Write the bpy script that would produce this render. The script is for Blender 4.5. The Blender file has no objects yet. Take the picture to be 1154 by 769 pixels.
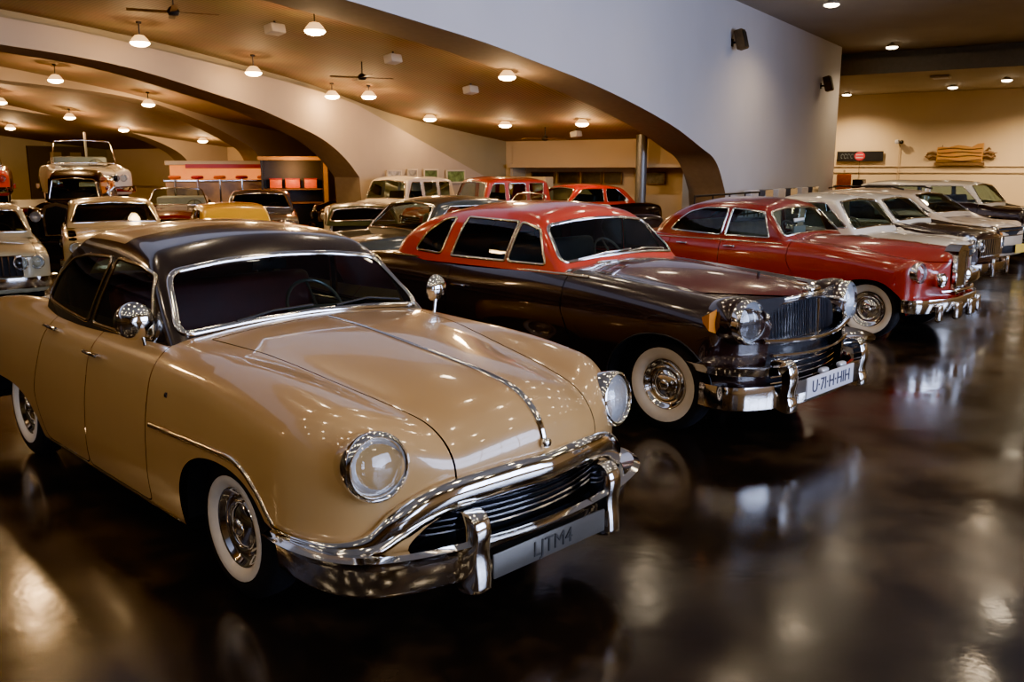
import bpy, bmesh, math, random
import numpy as np
from mathutils import Vector, Matrix

random.seed(7)
S = bpy.context.scene
COL = S.collection
PI = math.pi

# ------------------------------------------------------------------ materials
def mat(name, col, rough=.5, metal=0., coat=0., emit=None, estr=0., spec=.5, noise=0., nscale=8., bump=0., bscale=60., crough=.03):
    m = bpy.data.materials.new(name); m.use_nodes = True
    nt = m.node_tree; b = nt.nodes['Principled BSDF']
    b.inputs['Base Color'].default_value = (*col, 1)
    b.inputs['Roughness'].default_value = rough
    b.inputs['Metallic'].default_value = metal
    b.inputs['Coat Weight'].default_value = coat
    b.inputs['Coat Roughness'].default_value = crough
    b.inputs['Specular IOR Level'].default_value = spec
    if emit:
        b.inputs['Emission Color'].default_value = (*emit, 1); b.inputs['Emission Strength'].default_value = estr
    if noise or bump:
        tc = nt.nodes.new('ShaderNodeTexCoord')
    if noise:
        n = nt.nodes.new('ShaderNodeTexNoise'); n.inputs['Scale'].default_value = nscale; n.inputs['Detail'].default_value = 4
        r = nt.nodes.new('ShaderNodeValToRGB')
        r.color_ramp.elements[0].position = .3; r.color_ramp.elements[1].position = .7
        r.color_ramp.elements[0].color = (*[c*(1-noise) for c in col], 1)
        r.color_ramp.elements[1].color = (*[min(1, c*(1+noise)) for c in col], 1)
        nt.links.new(tc.outputs['Object'], n.inputs['Vector']); nt.links.new(n.outputs['Fac'], r.inputs['Fac'])
        nt.links.new(r.outputs['Color'], b.inputs['Base Color'])
    if bump:
        n2 = nt.nodes.new('ShaderNodeTexNoise'); n2.inputs['Scale'].default_value = bscale
        bp = nt.nodes.new('ShaderNodeBump'); bp.inputs['Strength'].default_value = bump; bp.inputs['Distance'].default_value = .01
        nt.links.new(tc.outputs['Object'], n2.inputs['Vector']); nt.links.new(n2.outputs['Fac'], bp.inputs['Height'])
        nt.links.new(bp.outputs['Normal'], b.inputs['Normal'])
    return m

def glass_mat(name, tint=(.75, .85, .85), refl=1.5, rough=.01):
    m = bpy.data.materials.new(name); m.use_nodes = True
    nt = m.node_tree; nt.nodes.clear()
    o = nt.nodes.new('ShaderNodeOutputMaterial'); mx = nt.nodes.new('ShaderNodeMixShader')
    t = nt.nodes.new('ShaderNodeBsdfTransparent'); t.inputs[0].default_value = (*tint, 1)
    g = nt.nodes.new('ShaderNodeBsdfGlossy'); g.inputs['Roughness'].default_value = rough
    g.inputs['Color'].default_value = (1, 1, 1, 1)
    f = nt.nodes.new('ShaderNodeFresnel'); f.inputs['IOR'].default_value = refl
    nt.links.new(f.outputs[0], mx.inputs[0]); nt.links.new(t.outputs[0], mx.inputs[1])
    nt.links.new(g.outputs[0], mx.inputs[2]); nt.links.new(mx.outputs[0], o.inputs[0])
    return m

PAINTS = {}
def paint(name, col, rough=.3, noise=.03):
    if name not in PAINTS:
        PAINTS[name] = mat(name, col, rough=rough, coat=1., noise=noise, nscale=3., crough=.03)
    return PAINTS[name]

M = {}
M['chrome'] = mat('chrome', (.82, .81, .79), rough=.07, metal=1, noise=.03, nscale=20)
M['gold_chrome'] = mat('warm_chrome', (.80, .68, .48), rough=.15, metal=1)
M['rubber'] = mat('tyre_rubber', (.012, .012, .012), rough=.6, noise=.3, nscale=30)
M['whitewall'] = mat('whitewall_rubber', (.72, .62, .48), rough=.5, noise=.06, nscale=12)
M['glass'] = glass_mat('window_glass', (.50, .62, .62), 1.5)
M['lens'] = glass_mat('lamp_glass', (.9, .92, .93), 1.55, .02)
M['reflector'] = mat('lamp_reflector', (.66, .69, .74), rough=.28, metal=.45, bump=.5, bscale=60)
M['dark'] = mat('dark_trim', (.01, .01, .01), rough=.6, noise=.2)
M['under'] = mat('underbody', (.006, .006, .006), rough=.9, noise=.2)
M['amber'] = mat('amber_lens', (.75, .25, .03), rough=.15, coat=1)
M['red_lens'] = mat('red_lens', (.5, .01, .01), rough=.15, coat=1)
M['plate'] = mat('plate_white', (.62, .62, .68), rough=.35, noise=.05)
M['plate_grey'] = mat('plate_grey', (.10, .095, .085), rough=.3, metal=.4, noise=.05)
M['plate_yellow'] = mat('plate_yellow', (.85, .55, .08), rough=.4, noise=.05)
M['ink'] = mat('plate_ink', (.02, .02, .05), rough=.5)
M['ink_dim'] = mat('plate_ink_dim', (.02, .018, .015), rough=.5)
M['seat_red'] = mat('red_leather', (.22, .018, .012), rough=.45, noise=.15, bump=.1)
M['seat_tan'] = mat('tan_leather', (.28, .17, .09), rough=.5, noise=.15, bump=.1)
M['seat_dark'] = mat('dark_leather', (.03, .025, .022), rough=.5, noise=.15, bump=.1)
M['seat_white'] = mat('white_vinyl', (.75, .68, .55), rough=.4, noise=.08)
M['wheel_rim'] = mat('steering_wheel_rim', (.16, .12, .08), rough=.3, coat=.5)
M['bar_metal'] = mat('grille_bar_metal', (.30, .30, .32), rough=.2, metal=1)
M['card'] = mat('paper_card', (.62, .62, .58), rough=.7, noise=.05)

# ------------------------------------------------------------------ objects
def link(o, parent=None):
    COL.objects.link(o)
    if parent: o.parent = parent
    return o
def tag(o, label=None, cat=None, group=None, kind=None):
    if label: o['label'] = label
    if cat: o['category'] = cat
    if group: o['group'] = group
    if kind: o['kind'] = kind
    return o
def setmat(o, m):
    if len(o.data.materials) == 0: o.data.materials.append(m)
    o.material_slots[0].link = 'OBJECT'; o.material_slots[0].material = m
def obj(name, me, m, parent=None, loc=None, rz=0):
    o = bpy.data.objects.new(name, me); link(o, parent)
    if m: setmat(o, m)
    if loc is not None: o.location = loc
    if rz: o.rotation_euler = (0, 0, rz)
    return o
def empty(name, loc=(0, 0, 0), rz=0, label=None, cat=None, group=None):
    o = bpy.data.objects.new(name, None); o.empty_display_size = .2
    link(o); o.location = loc; o.rotation_euler = (0, 0, rz)
    return tag(o, label, cat, group)
def struct(name, me, m, parent=None):
    o = obj(name, me, m, parent)
    if not parent: o['kind'] = 'structure'
    return o

def me_from(V, F, smooth=False, sharp=None, N=None, name='mesh'):
    me = bpy.data.meshes.new(name)
    me.from_pydata([tuple(v) for v in np.asarray(V, float).tolist()], [], [tuple(f) for f in F])
    if smooth:
        me.polygons.foreach_set('use_smooth', [True]*len(me.polygons))
        if sharp is not None: me.set_sharp_from_angle(angle=math.radians(sharp))
        if N is not None: me.normals_split_custom_set_from_vertices(N.tolist())
    me.update()
    return me

class MB:
    """collects shapes into one mesh"""
    def __init__(s): s.V = []; s.F = []
    def add(s, V, F, mtx=None):
        n = len(s.V)
        V = [Vector(v) for v in V]
        if mtx is not None: V = [mtx @ v for v in V]
        s.V += [tuple(v) for v in V]; s.F += [tuple(i+n for i in f) for f in F]
        return s
    def box(s, c, d, mtx=None):
        x, y, z = (d[0]/2, d[1]/2, d[2]/2)
        V = [(c[0]+a*x, c[1]+b*y, c[2]+e*z) for a in (-1, 1) for b in (-1, 1) for e in (-1, 1)]
        F = [(0, 1, 3, 2), (4, 6, 7, 5), (0, 4, 5, 1), (2, 3, 7, 6), (0, 2, 6, 4), (1, 5, 7, 3)]
        return s.add(V, F, mtx)
    def rbox(s, c, d, r=.02, seg=2, mtx=None):
        bm = bmesh.new(); bmesh.ops.create_cube(bm, size=1)
        for v in bm.verts: v.co = Vector((v.co.x*d[0], v.co.y*d[1], v.co.z*d[2]))
        bmesh.ops.bevel(bm, geom=bm.edges[:], offset=min(r, min(d)*.49), segments=seg, profile=.5, affect='EDGES')
        for v in bm.verts: v.co += Vector(c)
        bm.verts.index_update()
        s.add([v.co.copy() for v in bm.verts], [tuple(v.index for v in f.verts) for f in bm.faces], mtx); bm.free()
        return s
    def tube(s, P, r, n=8, closed=False, N=None, sq=1., cap=True, scale=None):
        V, F = sweep(P, [(math.cos(a)*r*sq, math.sin(a)*r) for a in np.linspace(0, 2*PI, n, endpoint=False)], N, closed, scale, cap)
        return s.add(V, F)
    def lathe(s, prof, n=32, mtx=None, close=False):
        """prof = [(radius, x)] revolved about +X"""
        V = []; F = []
        for r, x in prof:
            for k in range(n):
                a = 2*PI*k/n; V.append((x, r*math.cos(a), r*math.sin(a)))
        for i in range(len(prof)-1 + (1 if close else 0)):
            j = (i+1) % len(prof)
            for k in range(n):
                q = (k+1) % n; F.append((i*n+k, i*n+q, j*n+q, j*n+k))
        return s.add(V, F, mtx)
    def prism(s, poly, a0, a1, axis='y'):
        """poly 2D extruded along axis from a0 to a1"""
        n = len(poly)
        f = {'y': lambda p, a: (p[0], a, p[1]), 'x': lambda p, a: (a, p[0], p[1]), 'z': lambda p, a: (p[0], p[1], a)}[axis]
        V = [f(p, a0) for p in poly]+[f(p, a1) for p in poly]
        F = [tuple(range(n))[::-1], tuple(range(n, 2*n))]+[(i, (i+1) % n, n+(i+1) % n, n+i) for i in range(n)]
        return s.add(V, F)
    def mesh(s, smooth=True, sharp=40):
        me = me_from(s.V, s.F)
        bm = bmesh.new(); bm.from_mesh(me); bmesh.ops.recalc_face_normals(bm, faces=bm.faces[:]); bm.to_mesh(me); bm.free()
        if smooth:
            me.polygons.foreach_set('use_smooth', [True]*len(me.polygons)); me.set_sharp_from_angle(angle=math.radians(sharp))
        return me
    def build(s, name, m, parent=None, loc=None, rz=0, smooth=True, sharp=40):
        return obj(name, s.mesh(smooth, sharp), m, parent, loc, rz)

def sweep(P, prof, N=None, closed=False, scale=None, cap=True):
    """sweep a 2D profile (u along side, v along N) along polyline P"""
    P = np.asarray(P, float); n = len(P); m = len(prof)
    T = np.gradient(P, axis=0) if not closed else (np.roll(P, -1, 0)-np.roll(P, 1, 0))
    T /= np.linalg.norm(T, axis=1)[:, None]+1e-12
    if N is None:
        up = np.array([0, 0, 1.]) if abs(T[:, 2]).mean() < .8 else np.array([1., 0, 0])
        N = np.tile(up, (n, 1))
    N = np.asarray(N, float)
    if N.ndim == 1: N = np.tile(N, (n, 1))
    N = N - (N*T).sum(1)[:, None]*T; N /= np.linalg.norm(N, axis=1)[:, None]+1e-12
    B = np.cross(T, N)
    V = []
    for i in range(n):
        k = 1 if scale is None else scale[i]
        for u, v in prof: V.append(P[i]+B[i]*u*k+N[i]*v*k)
    F = []
    for i in range(n-1+(1 if closed else 0)):
        j = (i+1) % n
        for a in range(m):
            b = (a+1) % m; F.append((i*m+a, i*m+b, j*m+b, j*m+a))
    if cap and not closed:
        F.append(tuple(range(m))[::-1]); F.append(tuple((n-1)*m+a for a in range(m)))
    return V, F

def text_mesh(s, size, depth=.001):
    cu = bpy.data.curves.new('lettering', 'FONT'); cu.body = s; cu.size = size; cu.extrude = depth
    cu.align_x = 'CENTER'; cu.align_y = 'CENTER'; cu.resolution_u = 3
    o = bpy.data.objects.new('lettering', cu); COL.objects.link(o)
    me = bpy.data.meshes.new_from_object(o.evaluated_get(bpy.context.evaluated_depsgraph_get()))
    bpy.data.objects.remove(o); me.materials.clear()
    return me

# ------------------------------------------------------------------ numeric tools
def spl(pts):
    """natural cubic spline, linear outside"""
    pts = sorted(pts); x = np.array([p[0] for p in pts], float); y = np.array([p[1] for p in pts], float); n = len(x)
    if n == 1: return lambda q: np.full_like(np.asarray(q, float), y[0])
    h = np.diff(x); A = np.eye(n); r = np.zeros(n)
    for i in range(1, n-1):
        A[i, i-1] = h[i-1]; A[i, i] = 2*(h[i-1]+h[i]); A[i, i+1] = h[i]
        r[i] = 6*((y[i+1]-y[i])/h[i]-(y[i]-y[i-1])/h[i-1])
    m = np.linalg.solve(A, r)
    s0 = (y[1]-y[0])/h[0]-h[0]*m[1]/6; s1 = (y[-1]-y[-2])/h[-1]+h[-1]*m[-2]/6
    def f(q):
        q = np.asarray(q, float); i = np.clip(np.searchsorted(x, q)-1, 0, n-2)
        a = (x[i+1]-q)/h[i]; b = (q-x[i])/h[i]
        v = a*y[i]+b*y[i+1]+((a**3-a)*m[i]+(b**3-b)*m[i+1])*h[i]**2/6
        v = np.where(q < x[0], y[0]+(q-x[0])*s0, v); return np.where(q > x[-1], y[-1]+(q-x[-1])*s1, v)
    return f
def smax(a, b, k):
    h = np.maximum(k-np.abs(a-b), 0)/k
    return np.maximum(a, b)+h*h*k*.25
def catmull(P, n=6, closed=True):
    P = [np.array(p, float) for p in P]; L = len(P); out = []
    for i in range(L if closed else L-1):
        g = lambda j: P[j % L] if closed else P[min(max(j, 0), L-1)]
        p0, p1, p2, p3 = g(i-1), g(i), g(i+1), g(i+2)
        for k in range(n):
            t = k/n
            out.append(.5*((2*p1)+(-p0+p2)*t+(2*p0-5*p1+4*p2-p3)*t*t+(-p0+3*p1-3*p2+p3)*t**3))
    if not closed: out.append(P[-1])
    return np.array(out)
def roundpoly(P, r, n=5):
    """round the corners of a polygon"""
    out = []; L = len(P)
    for i in range(L):
        p = np.array(P[i], float); a = np.array(P[i-1], float); b = np.array(P[(i+1) % L], float)
        da = a-p; db = b-p; la = np.linalg.norm(da); lb = np.linalg.norm(db); q = min(r, la*.45, lb*.45)
        s = p+da/la*q; e = p+db/lb*q
        for k in range(n+1):
            t = k/n; out.append((1-t)**2*s+2*t*(1-t)*p+t*t*e)
    return np.array(out)
def dens(P, d=.04, closed=True):
    P = np.asarray(P, float); out = []; L = len(P)
    for i in range(L if closed else L-1):
        a, b = P[i], P[(i+1) % L]; k = max(1, int(np.linalg.norm(b-a)/d))
        for j in range(k): out.append(a+(b-a)*j/k)
    if not closed: out.append(P[-1])
    return np.array(out)
def polysdf(P, u, v):
    P = np.asarray(P, float); d = np.full(u.shape, 1e9); ins = np.zeros(u.shape, bool); L = len(P)
    for i in range(L):
        a, b = P[i], P[(i+1) % L]; e = b-a
        wu, wv = u-a[0], v-a[1]
        t = np.clip((wu*e[0]+wv*e[1])/(e@e+1e-12), 0, 1)
        d = np.minimum(d, (wu-t*e[0])**2+(wv-t*e[1])**2)
        c = ((a[1] <= v) & (b[1] > v)) | ((b[1] <= v) & (a[1] > v))
        if abs(e[1]) > 1e-12: ins ^= c & (u < a[0]+(v-a[1])*e[0]/e[1])
    return np.where(ins, -1, 1)*np.sqrt(d)

def grad(F, P, e=2e-3):
    x, y, z = P.T
    return np.stack([F(x+e, y, z)-F(x-e, y, z), F(x, y+e, z)-F(x, y-e, z), F(x, y, z+e)-F(x, y, z-e)], 1)/(2*e)
def newton(F, P, it=3, lim=.03):
    for _ in range(it):
        g = grad(F, P); d = F(*P.T)
        s = np.clip(d/np.maximum((g*g).sum(1), .05), -lim, lim)
        P = P-g*s[:, None]
    return P
def snets(F, lo, hi, h):
    ax = [np.arange(lo[i], hi[i]+h, h) for i in range(3)]
    X, Y, Z = np.meshgrid(*ax, indexing='ij'); V = F(X, Y, Z); s = V < 0
    nx, ny, nz = (d-1 for d in V.shape)
    sl = lambda a, d: a[d[0]:d[0]+nx, d[1]:d[1]+ny, d[2]:d[2]+nz]
    cor = [(i, j, k) for i in (0, 1) for j in (0, 1) for k in (0, 1)]
    c = sum(sl(s, d).astype(int) for d in cor); act = (c > 0) & (c < 8)
    idx = np.full(act.shape, -1); n = act.sum(); idx[act] = np.arange(n)
    ijk = np.argwhere(act); vals = np.stack([sl(V, d)[act] for d in cor], 1)
    acc = np.zeros((n, 3)); cnt = np.zeros(n)
    for a in range(8):
        for b in range(a+1, 8):
            da, db = np.array(cor[a]), np.array(cor[b])
            if abs(da-db).sum() != 1: continue
            va, vb = vals[:, a], vals[:, b]; m = (va < 0) != (vb < 0)
            t = va[m]/(va[m]-vb[m]); acc[m] += da+(db-da)*t[:, None]; cnt[m] += 1
    P = np.array(lo)+(ijk+acc/cnt[:, None])*h
    Q = []
    for axi in range(3):
        o = [(1, 0, 0), (0, 1, 0), (0, 0, 1)][axi]; b, cc = [(1, 2), (2, 0), (0, 1)][axi]
        A = s[:s.shape[0]-o[0], :s.shape[1]-o[1], :s.shape[2]-o[2]]; B = s[o[0]:, o[1]:, o[2]:]
        e = np.argwhere(A != B)
        ok = (e[:, b] > 0) & (e[:, cc] > 0) & (e[:, b] < V.shape[b]-1) & (e[:, cc] < V.shape[cc]-1); e = e[ok]
        def at(db, dc):
            q = e.copy(); q[:, b] += db; q[:, cc] += dc; return idx[q[:, 0], q[:, 1], q[:, 2]]
        Q.append(np.stack([at(-1, -1), at(0, -1), at(0, 0), at(-1, 0)], 1))
    Q = np.concatenate(Q); P = newton(F, P, 4)
    T = np.concatenate([Q[:, [0, 1, 2]], Q[:, [0, 2, 3]]])
    g = grad(F, P)
    fn = np.cross(P[T[:, 1]]-P[T[:, 0]], P[T[:, 2]]-P[T[:, 0]])
    fl = (fn*g[T].sum(1)).sum(1) < 0; T[fl] = T[fl][:, [0, 2, 1]]
    return P, T
def compact(V, T):
    u, inv = np.unique(T, return_inverse=True); return V[u], inv.reshape(T.shape)
def clip(V, T, g):
    """keep the part with g<0"""
    if len(T) == 0: return V, T
    g = np.where(np.abs(g) < 1e-6, 1e-6, g)
    ins = g < 0; n = ins[T].sum(1); out = [T[n == 3]]; nv = [V]; base = len(V)
    pa, pb = [], []
    def rot(t, want):
        m = ins[t] == want; k = m.argmax(1); r = np.arange(len(t))
        return np.stack([t[r, k], t[r, (k+1) % 3], t[r, (k+2) % 3]], 1)
    t1 = rot(T[n == 1], True) if (n == 1).any() else np.zeros((0, 3), int)
    t2 = rot(T[n == 2], False) if (n == 2).any() else np.zeros((0, 3), int)
    E = np.concatenate([t1[:, [0, 1]], t1[:, [0, 2]], t2[:, [0, 1]], t2[:, [0, 2]]])
    if len(E):
        Es = np.sort(E, 1); u, inv = np.unique(Es, axis=0, return_inverse=True); inv = inv.reshape(-1)
        w = g[u[:, 0]]/(g[u[:, 0]]-g[u[:, 1]]); nv.append(V[u[:, 0]]+(V[u[:, 1]]-V[u[:, 0]])*w[:, None])
        inv = inv+base; a, b = len(t1), len(t2)
        out.append(np.stack([t1[:, 0], inv[:a], inv[a:2*a]], 1))
        ab, ac = inv[2*a:2*a+b], inv[2*a+b:]
        out.append(np.stack([ab, t2[:, 1], t2[:, 2]], 1)); out.append(np.stack([ab, t2[:, 2], ac], 1))
    return compact(np.concatenate(nv), np.concatenate(out))
def axproj(F, P, ax, a0, a1, n=220):
    """move points along axis ax from a0 towards a1 to the first surface crossing"""
    P = np.asarray(P, float).copy(); ts = np.linspace(a0, a1, n)
    Q = np.repeat(P[:, None], n, 1); Q[:, :, ax] = ts
    v = F(Q[..., 0], Q[..., 1], Q[..., 2]) < 0
    i = np.where(v.any(1), v.argmax(1), n-1); i = np.maximum(i, 1)
    lo, hi = ts[i-1].copy(), ts[i].copy()
    for _ in range(18):
        mid = (lo+hi)/2; P[:, ax] = mid; m = F(*P.T) < 0
        hi = np.where(m, mid, hi); lo = np.where(m, lo, mid)
    P[:, ax] = hi
    return P
# ------------------------------------------------------------------ car kit
class Kit:
    def __init__(s): s.p = []
    def add(s, name, me, m, par=None, label=None, loc=None, rot=None, kind=None):
        s.p.append((name, me, m, par, label, loc, rot, kind)); return len(s.p)-1
    def place(s, name, label, cat, loc, deg, mats, group=None):
        root = empty(name, loc, math.radians(deg), label, cat, group); os = []
        for (n, me, m, par, lab, lc, rot, kd) in s.p:
            o = obj(n, me, mats.get(m) or M[m], root if par is None else os[par])
            if lc is not None: o.location = lc
            if rot is not None: o.rotation_euler = rot
            if lab: o['label'] = lab
            if kd: o['kind'] = kd
            os.append(o)
        return root

def sillf(s, x):
    if not s.get('ns'): return s['sill']
    q = np.clip((x-s['ns'][0])/.25, 0, 1); return s['sill']+(s['ns'][1]-s['sill'])*q*q*(3-2*q)
def hull_field(s):
    w, hc, fc, yv, yc, dh, f0, r0 = (spl(s[k]) if isinstance(s[k], list) else (lambda q, c=s[k]: np.full_like(q, c)) for k in ('w', 'hc', 'fc', 'yv', 'yc', 'dh', 'f0', 'r0'))
    tb, zw, fz, fb, sill, k = s['tb'], s['zw'], s['fz'], s['fb'], s['sill'], s['k']
    def F(x, y, z):
        a = np.abs(y); H = hc(x); Y = yv(x); D = dh(x); fcr = fc(x); C = yc(x)
        W = w(x)-tb*np.maximum(z-zw, 0)**2-s['tuck']*np.maximum(zw-.1-z, 0)**2
        if s.get('ns'): W = W-s.get('nsw', .5)*np.clip((x-s['ns'][0])/.2, 0, 1)*np.maximum(zw-.08-z, 0)
        hood = H-D*(a/Y)**2
        c = np.maximum(fcr-(H-D), .004)
        fen = fcr-c*((a-C)/(C-Y))**2
        T = smax(hood, fen, s['kv'])
        Ff = f0(a)-fb*np.maximum(z-fz, 0)**2-s['fl']*np.maximum(fz-z, 0)**2
        R = r0(a)+s['rb']*np.maximum(z-.7, 0)**2
        d = smax(a-W, z-T, k)
        d = smax(d, x-Ff, s['kf']); d = smax(d, R-x, s['kf'])
        return smax(d, sillf(s, x)-z, .05)
    return F
def cabin_field(c):
    wc, roof = spl(c['wc']), spl(c['roof'])
    def F(x, y, z):
        a = np.abs(y); q = z-c['zb']
        Wc = wc(x)-c['tum']*q-c.get('tum2', 0)*np.maximum(q, 0)**2
        T = roof(x)-c['rc']*(a/.65)**2
        fx = c['fx'][0]-q*c['fx'][1]-c['fx'][2]*a*a
        rx = c['rx'][0]+q*c['rx'][1]+c['rx'][2]*a*a+c.get('rq', 0)*np.maximum(q, 0)**2
        d = smax(a-Wc, z-T, c['k']); d = smax(d, x-fx, c['kf']); d = smax(d, rx-x, c['kr'])
        return smax(d, c['zb']-.12-z, .03)
    return F

HULL = dict(yc=.74, dh=.07, tb=.35, zw=.62, fz=.72, fb=.9, fl=0., sill=.25, k=.16, kf=.14, kv=.05, tuck=.5, rb=.3)
PLANE = {'R': (0, 2, 1, -1.6, 0.), 'L': (0, 2, 1, 1.6, 0.), 'front': (1, 2, 0, 2.4, -4.), 'back': (1, 2, 0, -6., 1.), 'top': (0, 1, 2, 2.2, .2)}
def on(F, pts, plane):
    a, b, ax, s0, s1 = PLANE[plane]; pts = np.asarray(pts, float); P = np.zeros((len(pts), 3)); P[:, a] = pts[:, 0]; P[:, b] = pts[:, 1]
    P = axproj(F, P, ax, s0, s1); N = grad(F, P); N /= np.linalg.norm(N, axis=1)[:, None]+1e-9
    return P, N
def trim(F, pts, plane, r, closed=False, flat=.6, off=0., d=.04, scale=None, n=8, smooth=True):
    pts = dens(pts, d, closed); P, N = on(F, pts, plane)
    if scale is not None: scale = scale(np.linspace(0, 1, len(P)))
    m = MB(); V, Fc = sweep(P+N*off, [(math.cos(a)*r, math.sin(a)*r*flat) for a in np.linspace(0, 2*PI, n, endpoint=False)], N, closed, scale)
    m.add(V, Fc); return m.mesh(True, 60)
def part_mesh(F, V, T, off=0., proj=True):
    if proj: V = newton(F, V, 2)
    N = grad(F, V); N /= np.linalg.norm(N, axis=1)[:, None]+1e-9
    return me_from(V+N*off, T.tolist(), True, None, N)

def shell(s, kit):
    """builds hull, doors, hood, cabin and glass of a car; returns the fields"""
    h = s['res']; F = hull_field(s); e = s.get('gap', .004)
    V, T = snets(F, s['lo'], s['hi'], h)
    for P in s['arches']:
        P = np.array(P); V, T = clip(V, T, -np.maximum(polysdf(P, V[:, 0], V[:, 2]), .42-np.abs(V[:, 1])))
    c = s.get('cabin')
    if s.get('well') is not None:
        P = roundpoly(s['well'], .12); V, T = clip(V, T, -np.maximum(polysdf(P, V[:, 0], V[:, 1]), .8-V[:, 2]))
    g = V[:, 2]-(sillf(s, V[:, 0])+.012); U = clip(V, T, g); V, T = clip(V, T, -g)
    if s.get('grille') is not None:
        P = np.array(s['grille']); V, T = clip(V, T, -np.maximum(polysdf(P, V[:, 1], V[:, 2]), s['grille_x']-V[:, 0]))
    body = kit.add('body', None, 'paint'); kit.add('underbody', part_mesh(F, *U), 'under', body)
    if s.get('hood'):
        x0, zl, yf = s['hood']; yv = spl(s['yv']) if isinstance(s['yv'], list) else (lambda q: np.full_like(q, s['yv']))
        g = np.maximum(np.maximum(np.abs(V[:, 1])-yv(V[:, 0])*yf, x0-V[:, 0]), zl-V[:, 2])
        kit.add('hood', part_mesh(F, *clip(V, T, g+e)), s.get('hoodmat', 'paint')); V, T = clip(V, T, -g+e)
    for P in s.get('doors', []):
        P = roundpoly(P, .05)
        for sg in (-1, 1):
            g = np.maximum(polysdf(P, V[:, 0], V[:, 2]), .5-sg*V[:, 1])
            kit.add('door', part_mesh(F, *clip(V, T, g+e)), 'paint'); V, T = clip(V, T, -g+e)
    L = list(kit.p[body]); L[1] = part_mesh(F, V, T); kit.p[body] = tuple(L)
    # wheel wells
    for P in s['arches']:
        P = np.array(P)
        for sg in (-1, 1):
            m = MB(); q = [(p[0], p[1]) for p in P]; y1 = s['wy']*sg; y0 = .40*sg; n = len(q)
            ctr = np.mean(q, 0)
            q2 = [(ctr[0]+(p[0]-ctr[0])*1.03, max(p[1]+.012, float(sillf(s, np.array(p[0])))+.05)) for p in q]
            Vv = [(p[0], y1, p[1]) for p in q2]+[(p[0], y0, p[1]) for p in q2]
            m.add(Vv, [(i, i+1, n+i+1, n+i) for i in range(n-1)]+[tuple(range(n, 2*n))]); kit.add('wheel_well', m.mesh(False), 'under', body)
    Fc = None
    if c:
        Fc = cabin_field(c); lo = (c['lo'], -1.0, c['zb']-.2); hi = (c['hi'], 1.0, c['zt']+.1)
        V, T = snets(Fc, lo, hi, c.get('res', h)); V, T = clip(V, T, c['zb']-.05-V[:, 2])
        P = c['ws']; P = roundpoly(P, c.get('wsr', .06)); g = np.maximum(polysdf(P, V[:, 1], V[:, 2]), c['wx']-V[:, 0])
        kit.add('windshield', part_mesh(Fc, *clip(V, T, g)), 'glass'); V, T = clip(V, T, -g)
        fr = kit.add('windshield_frame', trim(Fc, P, 'front', c.get('fr', .014), True, .7, .004), c.get('frmat', 'chrome'))
        if not c.get('open'):
            if c.get('rw') is not None:
                P = roundpoly(c['rw'], .08); g = np.maximum(polysdf(P, V[:, 1], V[:, 2]), V[:, 0]-c['rwx'])
                kit.add('rear_window', part_mesh(Fc, *clip(V, T, g)), 'glass'); V, T = clip(V, T, -g)
            for P, r in c['side']:
                P = roundpoly(P, r)
                for sg in (-1, 1):
                    g = np.maximum(polysdf(P, V[:, 0], V[:, 2]), .3-sg*V[:, 1])
                    wi = kit.add('side_window', part_mesh(Fc, *clip(V, T, g)), 'glass'); V, T = clip(V, T, -g)
                    if c.get('sfr', .01): kit.add('window_frame', trim(Fc, P, 'R' if sg < 0 else 'L', c.get('sfr', .01), True, .6, .003), c.get('sfrmat', 'chrome'), wi)
            if c.get('insert'):
                x0, y0 = c['insert']; g = np.maximum(np.maximum(V[:, 0]-x0, np.abs(V[:, 1])-y0), 1.2-V[:, 2])
                kit.add('roof_panel', part_mesh(Fc, *clip(V, T, g)), 'paint'); V, T = clip(V, T, -g)
            kit.add('roof', part_mesh(Fc, V, T), 'roof')
    return F, Fc

def wheels(kit, xs, yo, R, r0, r1, rc=None, white=True, cap='chrome', rim='dark', seg=40):
    rc = rc or r0; b = .095
    ti = [(r0*.96, .045), (r0*1.02, .072), (r0+(R-r0)*.3, .093), (r0+(R-r0)*.55, .095), (r0+(R-r0)*.8, .082), (R*.985, .062), (R, .03), (R, -.03), (R*.985, -.062), (r0+(R-r0)*.5, -.095), (r0, -.07)]
    mt = MB().lathe(ti, seg, close=True).mesh(True, 50)
    mw = MB().lathe([(r0*.99, .066), (r0*1.03, .078), (r0+(r1-r0)*.4, .0975), (r0+(r1-r0)*.8, .0985), (r1, .096), (r1*1.005, .088)], seg).mesh(True, 60)
    mr = MB().lathe([(.0, .02), (r0*.7, .02), (r0*.9, .03), (r0*1.0, .06), (r0*.98, -.07), (0, -.07)], seg).mesh(True, 40)
    q = rc
    mc = MB().lathe([(0, .088), (q*.12, .087), (q*.2, .08), (q*.22, .072), (q*.42, .066), (q*.55, .050), (q*.6, .058), (q*.68, .060), (q*.74, .046), (q*.86, .052), (q*.93, .070), (q*.99, .074), (q*1.01, .06)], seg).mesh(True, 50)
    for x in xs:
        for sg in (-1, 1):
            w = kit.add('wheel', mr, rim, None, None, (x, sg*(yo-.095), R), (0, 0, sg*PI/2))
            kit.add('tyre', mt, 'rubber', w)
            if white: kit.add('whitewall', mw, 'whitewall', w, 'cream whitewall band')
            kit.add('hub_cap', mc, cap, w)

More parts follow.
